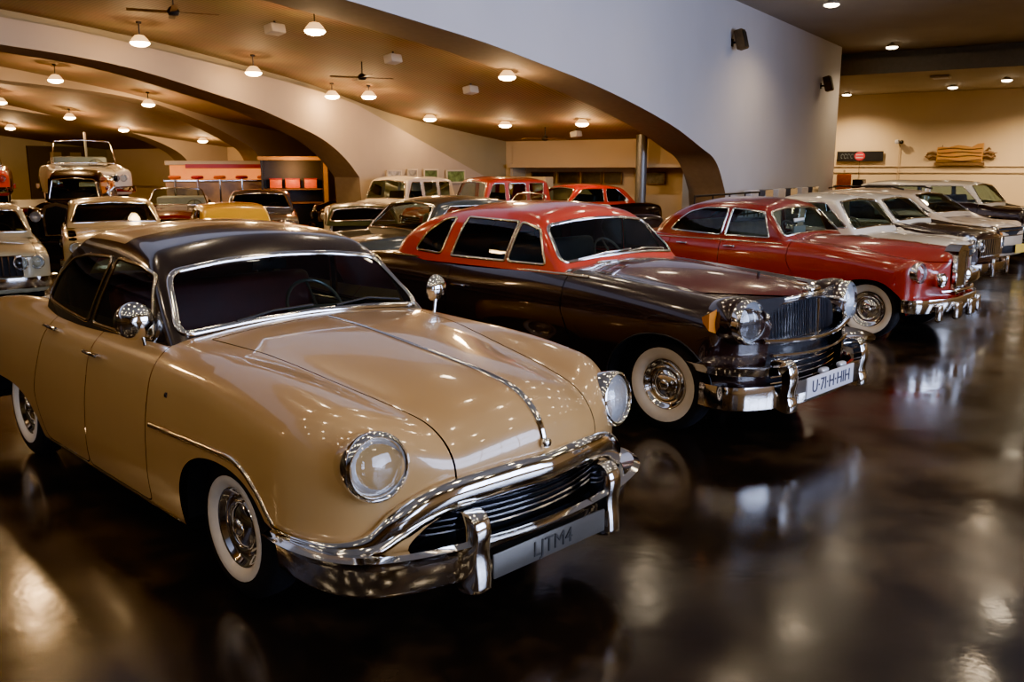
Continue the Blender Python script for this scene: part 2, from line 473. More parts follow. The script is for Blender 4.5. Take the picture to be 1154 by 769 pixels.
def xform(pos, yaw=0, pitch=0):
    return Matrix.Translation(pos) @ Matrix.Rotation(yaw, 4, 'Z') @ Matrix.Rotation(pitch, 4, 'Y')
def headlamp(kit, pos, r, yaw=.12, pitch=-.08, seg=32, depth=.14, bez='chrome', par=None, pod=None, lr=.81):
    for sg in (-1, 1):
        X = xform((pos[0], sg*pos[1], pos[2]), sg*yaw, pitch)
        hb = kit.add('headlight', MB().lathe([(r*(lr-.01), -.005), (r*(lr+.02), .012), (r*(lr+.95)/2, .018), (r*.97, .012), (r, -.008), (r*.99, -.05), (r*.9, -depth)], seg, X).mesh(True, 60), bez)
        if pod: kit.add('headlight_pod', MB().lathe([(r*1.0, -.05), (r*1.08, -.07), (r*1.12, -.12), (r*1.08, -.20), (r*.9, -.32), (r*.5, -.45)], seg, X).mesh(True, 60), pod, hb)
        kit.add('reflector', MB().lathe([(.001, -.085), (r*.3, -.078), (r*.6, -.05), (r*lr, -.002)], seg, X).mesh(), 'reflector', hb)
        kit.add('lens', MB().lathe([(.001, .035), (r*.3, .032), (r*.6, .02), (r*lr, 0)], seg, X).mesh(), 'lens', hb)

def bumper_mesh(path, prof, d=.06, n=8):
    """path plan points (x,y) with y<=0 half, mirrored; prof = (outward, z)"""
    P = [(p[0], p[1]) for p in path]; P = P+[(x, -y) for x, y in P[::-1] if abs(y) > 1e-6]
    P = catmull(P, n, False)
    Q = np.array([(x, y, 0) for x, y in P]); V, F = sweep(Q, [(u, v) for u, v in prof], (0, 0, 1.))
    return MB().add(V, F).mesh(True, 35)

def interior(kit, fs, rs, zs, w=.66, seat='seat_red', dash=None, wheel_side=1, rail=None):
    """bench seats at fs / rs (x of the seat back), cushion height zs"""
    for nm, x in (('front_seat', fs), ('rear_seat', rs)):
        if x is None: continue
        m = MB(); m.rbox((x+.27, 0, zs-.06), (.52, w*2, .2), .06, 3)
        R = Matrix.Translation((x, 0, zs+.22)) @ Matrix.Rotation(-.2, 4, 'Y'); m.rbox((0, 0, 0), (.16, w*2, .56), .06, 3, R)
        kit.add(nm, m.mesh(), seat)
    if dash:
        x, z = dash
        m = MB(); m.rbox((x, 0, z-.1), (.3, w*2+.06, .2), .05, 3); di = kit.add('dashboard', m.mesh(), 'dashmat')
        X = Matrix.Translation((x-.30, .36*wheel_side, z-.0)) @ Matrix.Rotation(PI-.55, 4, 'Y')
        m = MB(); a = np.linspace(0, 2*PI, 28, endpoint=False)
        rim = [X @ Vector((0, .19*math.cos(t), .19*math.sin(t))) for t in a]
        V, Fq = sweep(rim, [(math.cos(b)*.011, math.sin(b)*.011) for b in np.linspace(0, 2*PI, 8, endpoint=False)], np.array([(X.to_3x3() @ Vector((1, 0, 0)))[:]]*28), True); m.add(V, Fq)
        for t in (0, PI, 1.5*PI): m.tube([X @ Vector((-.02, 0, 0)), X @ Vector((0, .19*math.cos(t), .19*math.sin(t)))], .009, 6)
        m.tube([X @ Vector((0, 0, 0)), X @ Vector((.3, 0, 0))], .022, 8)
        kit.add('steering_wheel', m.mesh(), rail or 'wheel_rim')

def door_handle(kit, F, x, z, par=None, L=.09):
    for sg in (-1, 1):
        P, N = on(F, [(x-L, z), (x, z), (x+L, z)], 'R' if sg < 0 else 'L'); n = N[1]
        m = MB(); m.tube(P+n*np.array([[.03], [.036], [.024]]), .010, 8, sq=1.3)
        m.tube([P[2]-n*.01, P[2]+n*.03], .012, 8); m.tube([P[1]-n*.01, P[1]+n*.032], .009, 8)
        kit.add('door_handle', m.mesh(), 'chrome', par[(sg+1)//2] if par else None)
def side_mirror(kit, F, x, y, z, r=.085, hgt=.13, yaw=.3, sides=(-1, 1)):
    for sg in sides:
        m = MB(); b = Vector((x, sg*y, z)); t = b+Vector((-.02, sg*.05, hgt))
        m.tube([b-Vector((0, 0, .05)), b+Vector((0, sg*.02, hgt*.5)), t], .010, 8)
        X = xform(t, sg*yaw)
        m.lathe([(.001, .05), (r*.4, .046), (r*.75, .03), (r*.96, .004), (r, -.012), (r*.93, -.016), (.001, -.014)], 28, X)
        kit.add('side_mirror', m.mesh(True, 50), 'chrome')
def wiper(kit, Fc, pts):
    for P in pts:
        kit.add('wiper', trim(Fc, P, 'front', .007, False, 1., .012), 'dark')
# ------------------------------------------------------------------ the cream two-tone sedan
def beige_car():
    k = Kit()
    s = dict(HULL, res=.03, lo=(-4.5, -1.05, .15), hi=(1.4, 1.05, 1.3),
        w=[(-4.4, .78), (-3.6, .91), (-2.6, .945), (-1, .95), (0, .95), (.6, .94), (1., .90)],
        hc=[(-4.3, .84), (-3.9, .98), (-3.4, 1.07), (-2.7, 1.12), (-1.6, 1.13), (-.6, 1.165), (0, 1.14), (.4, 1.10), (.88, 1.04), (1.12, .985), (1.35, .92)],
        fc=[(-4.3, .92), (-3.6, 1.03), (-2.8, 1.10), (-2.2, 1.10), (-1.4, 1.075), (-.6, 1.09), (0, 1.095), (.4, 1.07), (.84, 1.005), (1.1, .96)],
        yv=[(-4.3, .5), (-2.6, .62), (-.3, .63), (.1, .57), (.7, .49), (1., .44), (1.3, .41)],
        dh=[(-4.3, .08), (-2, .04), (-.4, .045), (.1, .06), (.7, .085), (1.1, .10)],
        f0=[(0, 1.17), (.2, 1.152), (.4, 1.10), (.6, 1.02), (.72, .955), (.85, .84), (.95, .68)], r0=[(0, -4.3), (.4, -4.25), (.8, -4.0), (1, -3.8)],
        k=.17, kf=.15, wy=.90, ns=(.40, .36), nsw=1.0,
        arches=[catmull([(-.30, .18), (-.30, .42), (-.24, .58), (-.08, .675), (.15, .70), (.34, .665), (.47, .57), (.54, .44), (.57, .18)], 4, False),
                catmull([(-3.75, .18), (-3.68, .40), (-3.4, .53), (-3.08, .56), (-2.75, .555), (-2.5, .50), (-2.33, .38), (-2.27, .18)], 4, False)],
        well=[(-2.45, -.70), (-.62, -.70), (-.62, .70), (-2.45, .70)],
        grille=catmull([(-.62, .46), (-.55, .56), (-.42, .62), (-.2, .66), (0, .675), (.2, .66), (.42, .62), (.55, .56), (.62, .46), (.5, .36), (-.5, .36)], 5), grille_x=.7,
        hood=(-.47, .69, 1.0),
        doors=[[(-.60, 1.2), (-.62, .85), (-.66, .30), (-1.50, .30), (-1.42, .8), (-1.40, 1.2)],
               [(-1.40, 1.2), (-1.42, .8), (-1.50, .30), (-2.20, .30), (-2.33, .58), (-2.22, .82), (-2.10, 1.2)]],
        cabin=dict(zb=1.10, zt=1.66, lo=-2.95, hi=-.3, res=.025, wc=[(-3, .66), (-2.4, .785), (-1.6, .815), (-.5, .80)], tum=.22, tum2=.25,
            roof=[(-3.0, 1.36), (-2.7, 1.50), (-2.4, 1.59), (-2.0, 1.63), (-1.6, 1.632), (-1.2, 1.595), (-.9, 1.525), (-.6, 1.42)], rc=.062,
            fx=(-.50, 1.15, .10), rx=(-2.66, .35, .20), rq=1.9, k=.075, kf=.09, kr=.12,
            ws=[(-.755, 1.135), (-.655, 1.415), (-.33, 1.455), (0, 1.468), (.33, 1.455), (.655, 1.415), (.755, 1.135), (.38, 1.165), (0, 1.178), (-.38, 1.165)], wx=-1.05, wsr=.07, fr=.017,
            rw=[(-.5, 1.2), (-.45, 1.45), (.45, 1.45), (.5, 1.2)], rwx=-2.2,
            side=[([(-.79, 1.105), (-.93, 1.405), (-1.1, 1.44), (-1.42, 1.46), (-1.57, 1.09), (-1.2, 1.085)], .035),
                  ([(-1.64, 1.09), (-1.49, 1.46), (-1.85, 1.45), (-2.05, 1.42), (-2.25, 1.30), (-2.37, 1.145), (-2.0, 1.115)], .05)], sfr=.011, sfrmat='gold_chrome', insert=(-1.42, .655)))
    F, Fc = shell(s, k)
    d = [i for i, p in enumerate(k.p) if p[0] == 'door']
    wheels(k, (.03, -2.91), .85, .34, .19, .247)
    door_handle(k, F, -1.33, .955, d[0:2]); door_handle(k, F, -2.06, 1.00, d[2:4])
    headlamp(k, (.975, .725, .835), .138, .16, -.12)
    # chrome: hood rib, grille arch, wheel brow trim, bumper
    hc = [(x, 0) for x in np.linspace(-.42, 1.13, 40)]
    k.add('hood_spear', trim(F, hc, 'top', .011, False, 1., .002, scale=lambda t: .7+.9*t*t), 'chrome')
    k.add('hood_spear_tip', MB().rbox((1.175, 0, .815), (.04, .05, .045), .018, 3).mesh(), 'chrome')
    P, N = on(F, dens([(0, .99), (0, .82)], .02, False), 'front'); m = MB(); m.tube(P+N*.002, .014, 8, N=N); k.add('hood_spear_nose', m.mesh(), 'chrome')
    arch = catmull([(-.90, .505), (-.82, .50), (-.73, .525), (-.65, .59), (-.55, .65), (-.42, .69), (-.2, .715), (0, .712)], 8, False)
    arch = np.concatenate([arch, [(-y, z) for y, z in arch[::-1][1:]]])
    P, N = on(F, dens(arch, .02, False), 'front'); N2 = N*[1, 1, .3]
    ww = np.array([.016+.050*min(1., max(0, (1-abs(p[1])/.92)*3.4)) for p in P])
    V, Fq = sweep(P+N*.012, [(math.cos(a)*1.0, math.sin(a)*.72) for a in np.linspace(0, 2*PI, 14, endpoint=False)], N2, False, ww); k.add('grille_arch', MB().add(V, Fq).mesh(True, 70), 'chrome')
    for sg in 'RL':
        tr = catmull([(-.58, .725), (-.25, .735), (.10, .745), (.30, .735), (.44, .66), (.53, .57), (.60, .515), (.72, .50), (.86, .50)], 8, False)
        k.add('brow_trim', trim(F, tr, sg, .013, False, .7, .003, d=.03), 'gold_chrome')
        k.add('sill_trim', trim(F, [(-2.2, .292), (-.36, .292)], sg, .010, False, .6, .002), 'gold_chrome')
        k.add('badge', trim(F, [(-.42, .90), (-.405, .90)], sg, .012, False, .6, .002, d=.005), 'dark')
    # grille: dark back, horizontal bars
    Pb, Nb = on(F, [(y, .55) for y in np.linspace(-.66, .66, 24)], 'front')
    m = MB(); V = []
    for p in Pb: V += [(p[0]-.09, p[1], .34), (p[0]-.09, p[1], .72)]
    m.add(V, [(2*i, 2*i+2, 2*i+3, 2*i+1) for i in range(23)]); g = k.add('grille', m.mesh(), 'under')
    for z in (.515, .54, .565, .59, .615, .64):
        yl = np.interp(z, [.44, .56, .62, .66, .70], [.58, .55, .44, .30, .12]); ys = np.linspace(-yl, yl, 24)
        P, _ = on(F, [(y, z) for y in ys], 'front'); P = P-[.035, 0, 0]; m = MB(); m.tube(P, .006, 6, sq=1.8); k.add('grille_bar', m.mesh(), 'bar_metal', g)
    for sg in (-1, 1):   # parking lamps beside the bars
        m = MB(); m.lathe([(.001, .03), (.03, .022), (.042, 0), (.045, -.03)], 20, xform((1.0, sg*.56, .525), sg*.45)); k.add('parking_lamp', m.mesh(), 'lens')
    prof = [(.0, .315), (-.03, .325), (-.046, .355), (-.046, .415), (-.034, .455), (-.012, .49), (.06, .512), (.09, .50), (.03, .44), (.02, .34)]
    bp = [(.52, -.885), (.66, -.89), (.80, -.872), (.93, -.82), (1.02, -.72), (1.09, -.55), (1.135, -.36), (1.16, -.18), (1.167, 0)]
    b = k.add('bumper', bumper_mesh(bp, prof), 'chrome')
    for y in (-.41, .41):
        m = MB(); pr = catmull([(1.10, .292), (1.22, .295), (1.235, .34), (1.225, .45), (1.235, .55), (1.21, .61), (1.155, .63), (1.11, .60), (1.10, .5), (1.09, .4)], 4)
        bm = bmesh.new(); V = []
        n = len(pr)
        for yy, sc in ((-.042, .86), (-.034, .97), (-.015, 1.), (.015, 1.), (.034, .97), (.042, .86)):
            c0 = pr.mean(0); V += [(c0[0]+(p[0]-c0[0])*sc, y+yy, c0[1]+(p[1]-c0[1])*(.9+.1*sc)) for p in pr]
        m.add(V, [(r*n+i, r*n+(i+1) % n, (r+1)*n+(i+1) % n, (r+1)*n+i) for r in range(5) for i in range(n)]+[tuple(range(n)), tuple(range(5*n, 6*n))])
        k.add('bumper_guard', m.mesh(True, 50), 'chrome', b)
    m = MB(); m.rbox((1.215, .0, .382), (.012, .70, .105), .005, 2); pl = k.add('license_plate', m.mesh(), 'plate_grey', b)
    t = text_mesh('LJTM4', .095, .002); t.transform(Matrix.Translation((1.223, .0, .382)) @ Matrix.Rotation(PI/2, 4, 'Z') @ Matrix.Rotation(PI/2, 4, 'X'))
    k.add('plate_lettering', t, 'ink_dim', pl)
    interior(k, -1.66, -2.35, .78, .66, 'seat_red', (-.82, 1.10), 1)
    side_mirror(k, F, -.84, .82, 1.07, .098, .12, .55, sides=(-1,)); side_mirror(k, F, -.56, .84, 1.06, .085, .16, .2, sides=(1,))
    wiper(k, Fc, [[(-.45, 1.165), (-.22, 1.195), (.02, 1.20)], [(.16, 1.185), (.4, 1.20), (.62, 1.17)]])
    m = MB(); m.rbox((-1.06, .02, 1.40), (.02, .22, .06), .008, 2); m.tube([(-1.05, .02, 1.42), (-.98, .02, 1.50)], .008, 6); k.add('rear_view_mirror', m.mesh(), 'dark')
    return k

# ------------------------------------------------------------------ the black limousine with the red roof
def black_car():
    k = Kit()
    s = dict(HULL, res=.03, lo=(-5., -1.05, .15), hi=(1.1, 1.05, 1.35),
        w=[(-4.8, .78), (-4.2, .9), (-3.2, .95), (-1, .95), (0, .95), (.5, .93), (.8, .88)],
        hc=[(-4.8, .85), (-4.4, 1.0), (-3.8, 1.12), (-3.2, 1.175), (-2, 1.17), (-1, 1.19), (-.5, 1.18), (0, 1.155), (.4, 1.12), (.66, 1.075), (.8, 1.03), (1, .95)],
        fc=[(-4.8, .9), (-4.2, 1.05), (-3.2, 1.15), (-2, 1.15), (-1, 1.14), (-.5, 1.115), (0, 1.075), (.4, 1.045), (.7, 1.02), (.9, .98)],
        yv=[(-4.8, .5), (-3.2, .62), (-1, .66), (-.4, .60), (.2, .54), (.7, .50), (1, .48)], yc=.76,
        dh=[(-4.8, .08), (-2, .04), (-1, .05), (-.4, .08), (.2, .13), (.7, .19)],
        f0=[(0, .80), (.3, .775), (.55, .72), (.76, .655), (.87, .56), (.95, .44)], r0=[(0, -4.75), (.4, -4.7), (.8, -4.5), (1, -4.3)],
        k=.16, kf=.10, wy=.90, fb=.25, fz=.9, ns=(.42, .36),
        arches=[catmull([(-.46, .18), (-.43, .46), (-.33, .63), (-.16, .735), (.04, .765), (.22, .735), (.37, .64), (.46, .50), (.50, .18)], 4, False),
                catmull([(-3.65, .18), (-3.6, .42), (-3.4, .58), (-3.2, .62), (-3.0, .58), (-2.8, .42), (-2.75, .18)], 4, False)],
        well=[(-3.1, -.72), (-1.05, -.72), (-1.05, .72), (-3.0, .72)],
        grille=catmull([(-.58, .72), (-.56, .84), (-.46, .94), (-.25, 1.005), (0, 1.025), (.25, 1.005), (.46, .94), (.56, .84), (.58, .72), (.5, .40), (-.5, .40)], 5), grille_x=.3,
        hood=(-.86, 1.035, .98), hoodmat='hood',
        doors=[[(-.95, 1.3), (-.95, .85), (-.72, .45), (-.72, .30), (-2.30, .30), (-2.34, .8), (-2.36, 1.3)]],
        cabin=dict(zb=1.15, zt=1.7, lo=-3.6, hi=-.7, res=.028, wc=[(-3.5, .70), (-3.0, .80), (-2, .83), (-.9, .82)], tum=.24, tum2=.35,
            roof=[(-3.4, 1.36), (-3.1, 1.50), (-2.8, 1.585), (-2.4, 1.64), (-2, 1.655), (-1.6, 1.645), (-1.35, 1.595), (-1.1, 1.50)], rc=.085,
            fx=(-.95, 1.0, .14), rx=(-3.42, .3, .12), rq=2.9, k=.10, kf=.07, kr=.16,
            ws=[(-.775, 1.185), (-.665, 1.475), (-.33, 1.51), (0, 1.52), (.33, 1.51), (.665, 1.475), (.775, 1.185), (.4, 1.215), (0, 1.225), (-.4, 1.215)], wx=-1.48, wsr=.07, fr=.015,
            rw=[(-.5, 1.25), (-.45, 1.48), (.45, 1.48), (.5, 1.25)], rwx=-2.8,
            side=[([(-1.21, 1.165), (-1.36, 1.445), (-1.60, 1.50), (-1.66, 1.165)], .04),
                  ([(-1.69, 1.165), (-1.63, 1.50), (-2.28, 1.515), (-2.38, 1.165)], .02),
                  ([(-2.52, 1.175), (-2.43, 1.515), (-2.60, 1.48), (-2.80, 1.35), (-2.93, 1.19)], .05)], sfr=.012, sfrmat='gold_chrome'))
    F, Fc = shell(s, k)
    d = [i for i, p in enumerate(k.p) if p[0] == 'door']
    wheels(k, (0, -3.2), .83, .36, .195, .283, rc=.19)
    door_handle(k, F, -2.16, .92, d[0:2], .08)
    headlamp(k, (.672, .765, .905), .158, .10, -.06, pod='paint', depth=.05, lr=.90)
    for sg in 'RL':
        k.add('belt_trim', trim(F, [(-3.3, 1.125), (-2, 1.115), (-1, 1.11), (-.75, 1.105)], sg, .014, False, .6, .003), 'gold_chrome')
        k.add('arch_trim', trim(F, s['arches'][0][1:-1], sg, .008, False, .8, .002, d=.03), 'dark')
        q = -1 if sg == 'R' else 1
        P, N = on(F, [(.44, .91)], sg)
        m = MB(); X = Matrix.Translation(P[0]) @ Matrix.Rotation(-.2*q*-1, 4, 'Z')
        V = [(-.11, 0, 0), (.05, 0, .085), (.05, 0, -.085), (.05, q*.07, .06), (.05, q*.07, -.06)]
        m.add([(X @ Vector(v)) for v in V], [(0, 1, 3), (0, 3, 4), (0, 4, 2), (1, 2, 4, 3), (0, 2, 1)]); k.add('turn_lamp', m.mesh(False), 'amber')
    # grille surround, centre bar, lower bars
    P, N = on(F, [(0, .6), (.76, .6)], 'front')
    top = catmull([(-.62, .91), (-.48, .965), (-.25, 1.02), (0, 1.04), (.25, 1.02), (.48, .965), (.62, .91)], 8, False)
    g0 = k.add('grille_arch', trim(F, top, 'front', .016, False, 1., .008), 'chrome')
    ys = np.linspace(-.66, .66, 30)
    def bar(z, yl, r, off=0., nm='grille_bar', par=None, dz=0., sq=1.):
        yy = np.linspace(-yl, yl, 30); P, _ = on(F, [(y, .80) for y in yy], 'front'); P = P+np.stack([off+0*yy, 0*yy, (z-.80)-dz*(1-np.cos(yy/yl*PI/2))], 1); m = MB(); m.tube(P, r, 8, sq=sq); return k.add(nm, m.mesh(), 'chrome', par)
    m = MB(); V = []
    Pb, _ = on(F, [(y, .80) for y in ys], 'front')
    for p in Pb: V += [(p[0]-.10, p[1], .34), (p[0]-.10, p[1], 1.04)]
    m.add(V, [(2*i, 2*i+2, 2*i+3, 2*i+1) for i in range(29)]); g = k.add('grille', m.mesh(), 'grillemat')
    bar(.735, .66, .019, .02, dz=-.03, sq=1.4, par=g); bar(.635, .58, .014, .03, dz=-.02, sq=1.4, par=g)
    for z in (.43, .475, .52, .565): bar(z, .5, .006, -.03, par=g)
    for y in np.linspace(-.5, .5, 33):
        zt = np.interp(abs(y), [0, .25, .46, .56], [1.02, 1.0, .935, .85])-.01
        x = np.interp(y, Pb[:, 1], Pb[:, 0]); m = MB(); c = abs(y) < .01
        m.tube([(x-.06+.05*c, y, .745), (x-.075+.055*c, y, zt)], .012 if c else .004, 6); k.add('grille_bar', m.mesh(), 'chrome' if c else 'gun', g)
    m = MB(); m.rbox((.72, 0, 1.075), (.09, .16, .05), .022, 3); m.tube([(.74, 0, 1.09), (.69, 0, 1.125), (.60, 0, 1.13)], .018, 8, scale=[1.2, 1, .5]); k.add('hood_ornament', m.mesh(), 'chrome')
    m = MB(); m.tube([(.28, 0, 1.13), (.285, 0, 1.165)], .012, 6); k.add('washer_jet', m.mesh(), 'dark')
    prof = [(.0, .285), (-.03, .295), (-.05, .34), (-.045, .40), (-.02, .455), (.01, .46), (.02, .40), (.02, .30)]
    bp = [(.38, -.90), (.50, -.925), (.62, -.90), (.72, -.80), (.80, -.64), (.85, -.4), (.87, -.2), (.875, 0)]
    b = k.add('bumper', bumper_mesh(bp, prof), 'chrome')
    prof2 = [(.0, .545), (-.035, .555), (-.05, .58), (-.03, .605), (.03, .625), (.11, .63), (.06, .60)]
    for sg in (-1, 1):
        P = catmull([(.36, .93), (.52, .965), (.66, .915), (.78, .79), (.85, .62)], 6, False); P = [(x, y*sg, 0) for x, y in (P if sg < 0 else P[::-1])]
        P = np.array(P)
        if sg < 0: pass
        V, Fq = sweep(P if sg < 0 else P, prof2, (0, 0, 1.)); k.add('upper_bumper_wing', MB().add(V, Fq).mesh(True, 40), 'chrome', b)
        y = .57*sg
        pts = [(.80, .30), (.92, .27), (.935, .32), (.915, .40), (.93, .50), (.91, .60), (.85, .645), (.76, .63), (.76, .58), (.84, .56), (.855, .45), (.82, .38)]
        pr = catmull(pts, 4); n = len(pr); V = []; c0 = pr.mean(0); m = MB()
        for yy, sc in ((-.055, .86), (-.045, .97), (-.02, 1.), (.02, 1.), (.045, .97), (.055, .86)): V += [(c0[0]+(p[0]-c0[0])*sc, y+yy, c0[1]+(p[1]-c0[1])*(.92+.08*sc)) for p in pr]
        m.add(V, [(r*n+i, r*n+(i+1) % n, (r+1)*n+(i+1) % n, (r+1)*n+i) for r in range(5) for i in range(n)]+[tuple(range(n)), tuple(range(5*n, 6*n))])
        k.add('bumper_guard', m.mesh(True, 50), 'chrome', b)
    m = MB(); m.rbox((.945, -.06, .425), (.014, .74, .15), .005, 2); m.box((.91, -.06, .4), (.06, .2, .05)); pl = k.add('license_plate', m.mesh(), 'plate', b)
    t = text_mesh('U·7I·H·HIH', .13, .002); t.transform(Matrix.Translation((.954, -.06, .423)) @ Matrix.Rotation(PI/2, 4, 'Z') @ Matrix.Rotation(PI/2, 4, 'X'))
    k.add('plate_lettering', t, 'ink', pl)
    for y in (-.09, .2):
        m = MB(); m.rbox((.90, y, .50), (.05, .10, .04), .018, 3); k.add('fog_lamp', m.mesh(), 'reflector')
    interior(k, -1.95, -2.75, .80, .68, 'seat_dark', (-1.18, 1.14), 1)
    k.add('wiper', trim(Fc, [(-.6, 1.20), (-.25, 1.235), (.1, 1.245)], 'front', .008, False, 1., .014), 'chrome')
    k.add('wiper', trim(Fc, [(.05, 1.23), (.35, 1.24), (.62, 1.215)], 'front', .008, False, 1., .014), 'chrome')
    m = MB(); m.rbox((-.80, -.45, 1.20), (.1, .30, .012), .005, 2); k.add('cowl_vent', m.mesh(), 'chrome')
    return k

# ------------------------------------------------------------------ the red limousine
def red_car():
    k = Kit()
    s = dict(HULL, res=.035, lo=(-5., -1.05, .15), hi=(1.0, 1.05, 1.3),
        w=[(-4.8, .76), (-4.2, .88), (-3.2, .93), (-1, .93), (0, .93), (.5, .91), (.7, .87)],
        hc=[(-4.8, .8), (-4.4, .95), (-3.8, 1.06), (-3.2, 1.12), (-2, 1.11), (-1, 1.13), (-.5, 1.12), (0, 1.10), (.4, 1.07), (.66, 1.04), (.8, 1.)],
        fc=[(-4.8, .85), (-4.2, 1.0), (-3.2, 1.09), (-2, 1.09), (-1, 1.08), (-.5, 1.05), (0, 1.0), (.3, .965), (.55, .93), (.8, .88)],
        yv=[(-4.8, .5), (-3.2, .60), (-1, .60), (-.4, .54), (.2, .46), (.7, .38), (1, .34)], yc=.74,
        dh=[(-4.8, .08), (-2, .04), (-1, .06), (-.4, .10), (.2, .17), (.7, .24)],
        f0=[(0, .70), (.2, .68), (.4, .60), (.6, .55), (.75, .52), (.87, .44), (.95, .34)], r0=[(0, -4.75), (.4, -4.7), (.8, -4.5), (1, -4.3)],
        k=.15, kf=.09, wy=.88, fb=.1, fz=.9, ns=(.36, .44),
        arches=[catmull([(-.44, .18), (-.42, .42), (-.32, .59), (-.16, .68), (.03, .705), (.20, .68), (.34, .59), (.43, .46), (.46, .18)], 4, False),
                catmull([(-3.55, .18), (-3.5, .42), (-3.3, .58), (-3.1, .62), (-2.9, .58), (-2.7, .42), (-2.65, .18)], 4, False)],
        well=[(-2.95, -.70), (-1.15, -.70), (-1.15, .70), (-2.95, .70)], hood=(-.92, .9, .99),
        grille=catmull([(-.16, .55), (-.16, 1.0), (.16, 1.0), (.16, .55)], 3), grille_x=.3,
        doors=[[(-1.0, 1.2), (-1.0, .85), (-.75, .45), (-.75, .30), (-1.92, .30), (-1.95, .8), (-1.96, 1.2)], [(-1.96, 1.2), (-1.95, .8), (-1.92, .30), (-2.6, .30), (-2.78, .62), (-2.72, 1.2)]],
        cabin=dict(zb=1.10, zt=1.64, lo=-3.5, hi=-.8, res=.03, wc=[(-3.4, .64), (-2.9, .77), (-2, .80), (-1, .79)], tum=.24, tum2=.35,
            roof=[(-3.4, 1.22), (-3.1, 1.38), (-2.8, 1.49), (-2.4, 1.56), (-2, 1.58), (-1.6, 1.565), (-1.4, 1.53), (-1.1, 1.42)], rc=.075,
            fx=(-1.02, .95, .14), rx=(-3.2, .4, .2), rq=2.4, k=.09, kf=.06, kr=.15,
            ws=[(-.745, 1.125), (-.645, 1.41), (-.33, 1.45), (0, 1.46), (.33, 1.45), (.645, 1.41), (.745, 1.125), (.4, 1.15), (0, 1.16), (-.4, 1.15)], wx=-1.5, wsr=.06, fr=.013,
            rw=[(-.6, 1.17), (-.5, 1.42), (.5, 1.42), (.6, 1.17)], rwx=-2.75,
            side=[([(-1.30, 1.10), (-1.43, 1.41), (-1.89, 1.445), (-1.93, 1.105)], .03),
                  ([(-1.99, 1.105), (-1.95, 1.445), (-2.30, 1.44), (-2.52, 1.38), (-2.70, 1.25), (-2.78, 1.14)], .05)], sfr=.011))
    F, Fc = shell(s, k)
    d = [i for i, p in enumerate(k.p) if p[0] == 'door']
    wheels(k, (0, -3.1), .81, .345, .21, .29, rc=.2)
    door_handle(k, F, -1.80, .965, d[0:2], .07); door_handle(k, F, -2.52, .97, d[2:4], .07)
    headlamp(k, (.545, .735, .80), .12, .12, -.05, lr=.90)
    # tall radiator shell
    m = MB(); pr = [(-.17, .52), (-.17, 1.02), (-.10, 1.075), (0, 1.09), (.10, 1.075), (.17, 1.02), (.17, .52), (.14, .52), (.14, 1.0), (0, 1.03), (-.14, 1.0), (-.14, .52)]
    m.prism(pr, .58, .74, 'x'); g = k.add('radiator_shell', m.mesh(True, 30), 'chrome')
    m = MB(); m.box((.70, 0, .77), (.01, .29, .5)); k.add('grille', m.mesh(False), 'gun', g)
    for y in np.linspace(-.12, .12, 9):
        m = MB(); m.tube([(.715, y, .53), (.72, y, 1.02)], .009, 6); k.add('grille_bar', m.mesh(), 'chrome', g)
    for sg in (-1, 1):
        m = MB(); m.lathe([(.001, .05), (.05, .045), (.085, .02), (.09, -.02), (.06, -.1), (.01, -.13)], 24, xform((.66, sg*.40, .70), 0)); k.add('fog_lamp', m.mesh(), 'chrome')
    prof = [(.0, .36), (-.03, .37), (-.045, .42), (-.04, .47), (-.02, .505), (.01, .51), (.02, .45)]
    bp = [(.42, -.88), (.50, -.895), (.58, -.86), (.66, -.74), (.74, -.5), (.78, -.2), (.79, 0)]
    b = k.add('bumper', bumper_mesh(bp, prof), 'chrome')
    for y in (-.62, -.22, .22, .62):
        m = MB(); m.rbox((.80 if abs(y) < .5 else .74, y, .36), (.06, .2 if abs(y) < .5 else .13, .2), .03, 3); k.add('bumper_guard', m.mesh(), 'chrome', b)
    m = MB(); m.tube([(.70, -.5, .58), (.76, -.3, .58), (.78, 0, .58), (.76, .3, .58), (.70, .5, .58)], .018, 8); k.add('badge_bar', m.mesh(), 'chrome')
    for sg in 'RL':
        k.add('wing_trim', trim(F, [(.44, .40), (.60, .40)], sg, .012, False, .6, .002), 'gold_chrome')
        k.add('belt_trim', trim(F, [(-3.2, 1.05), (-2, 1.045), (-1.1, 1.04)], sg, .008, False, .6, .002), 'gold_chrome')
    interior(k, -2.0, -2.75, .75, .64, 'seat_tan', (-1.30, 1.09), 1)
    m = MB(); m.rbox((-1.18, -.25, 1.17), (.02, .3, .12), .003, 1); m.rbox((-1.22, -.2, 1.30), (.02, .26, .05), .003, 1); k.add('windshield_card', m.mesh(), 'card')
    return k
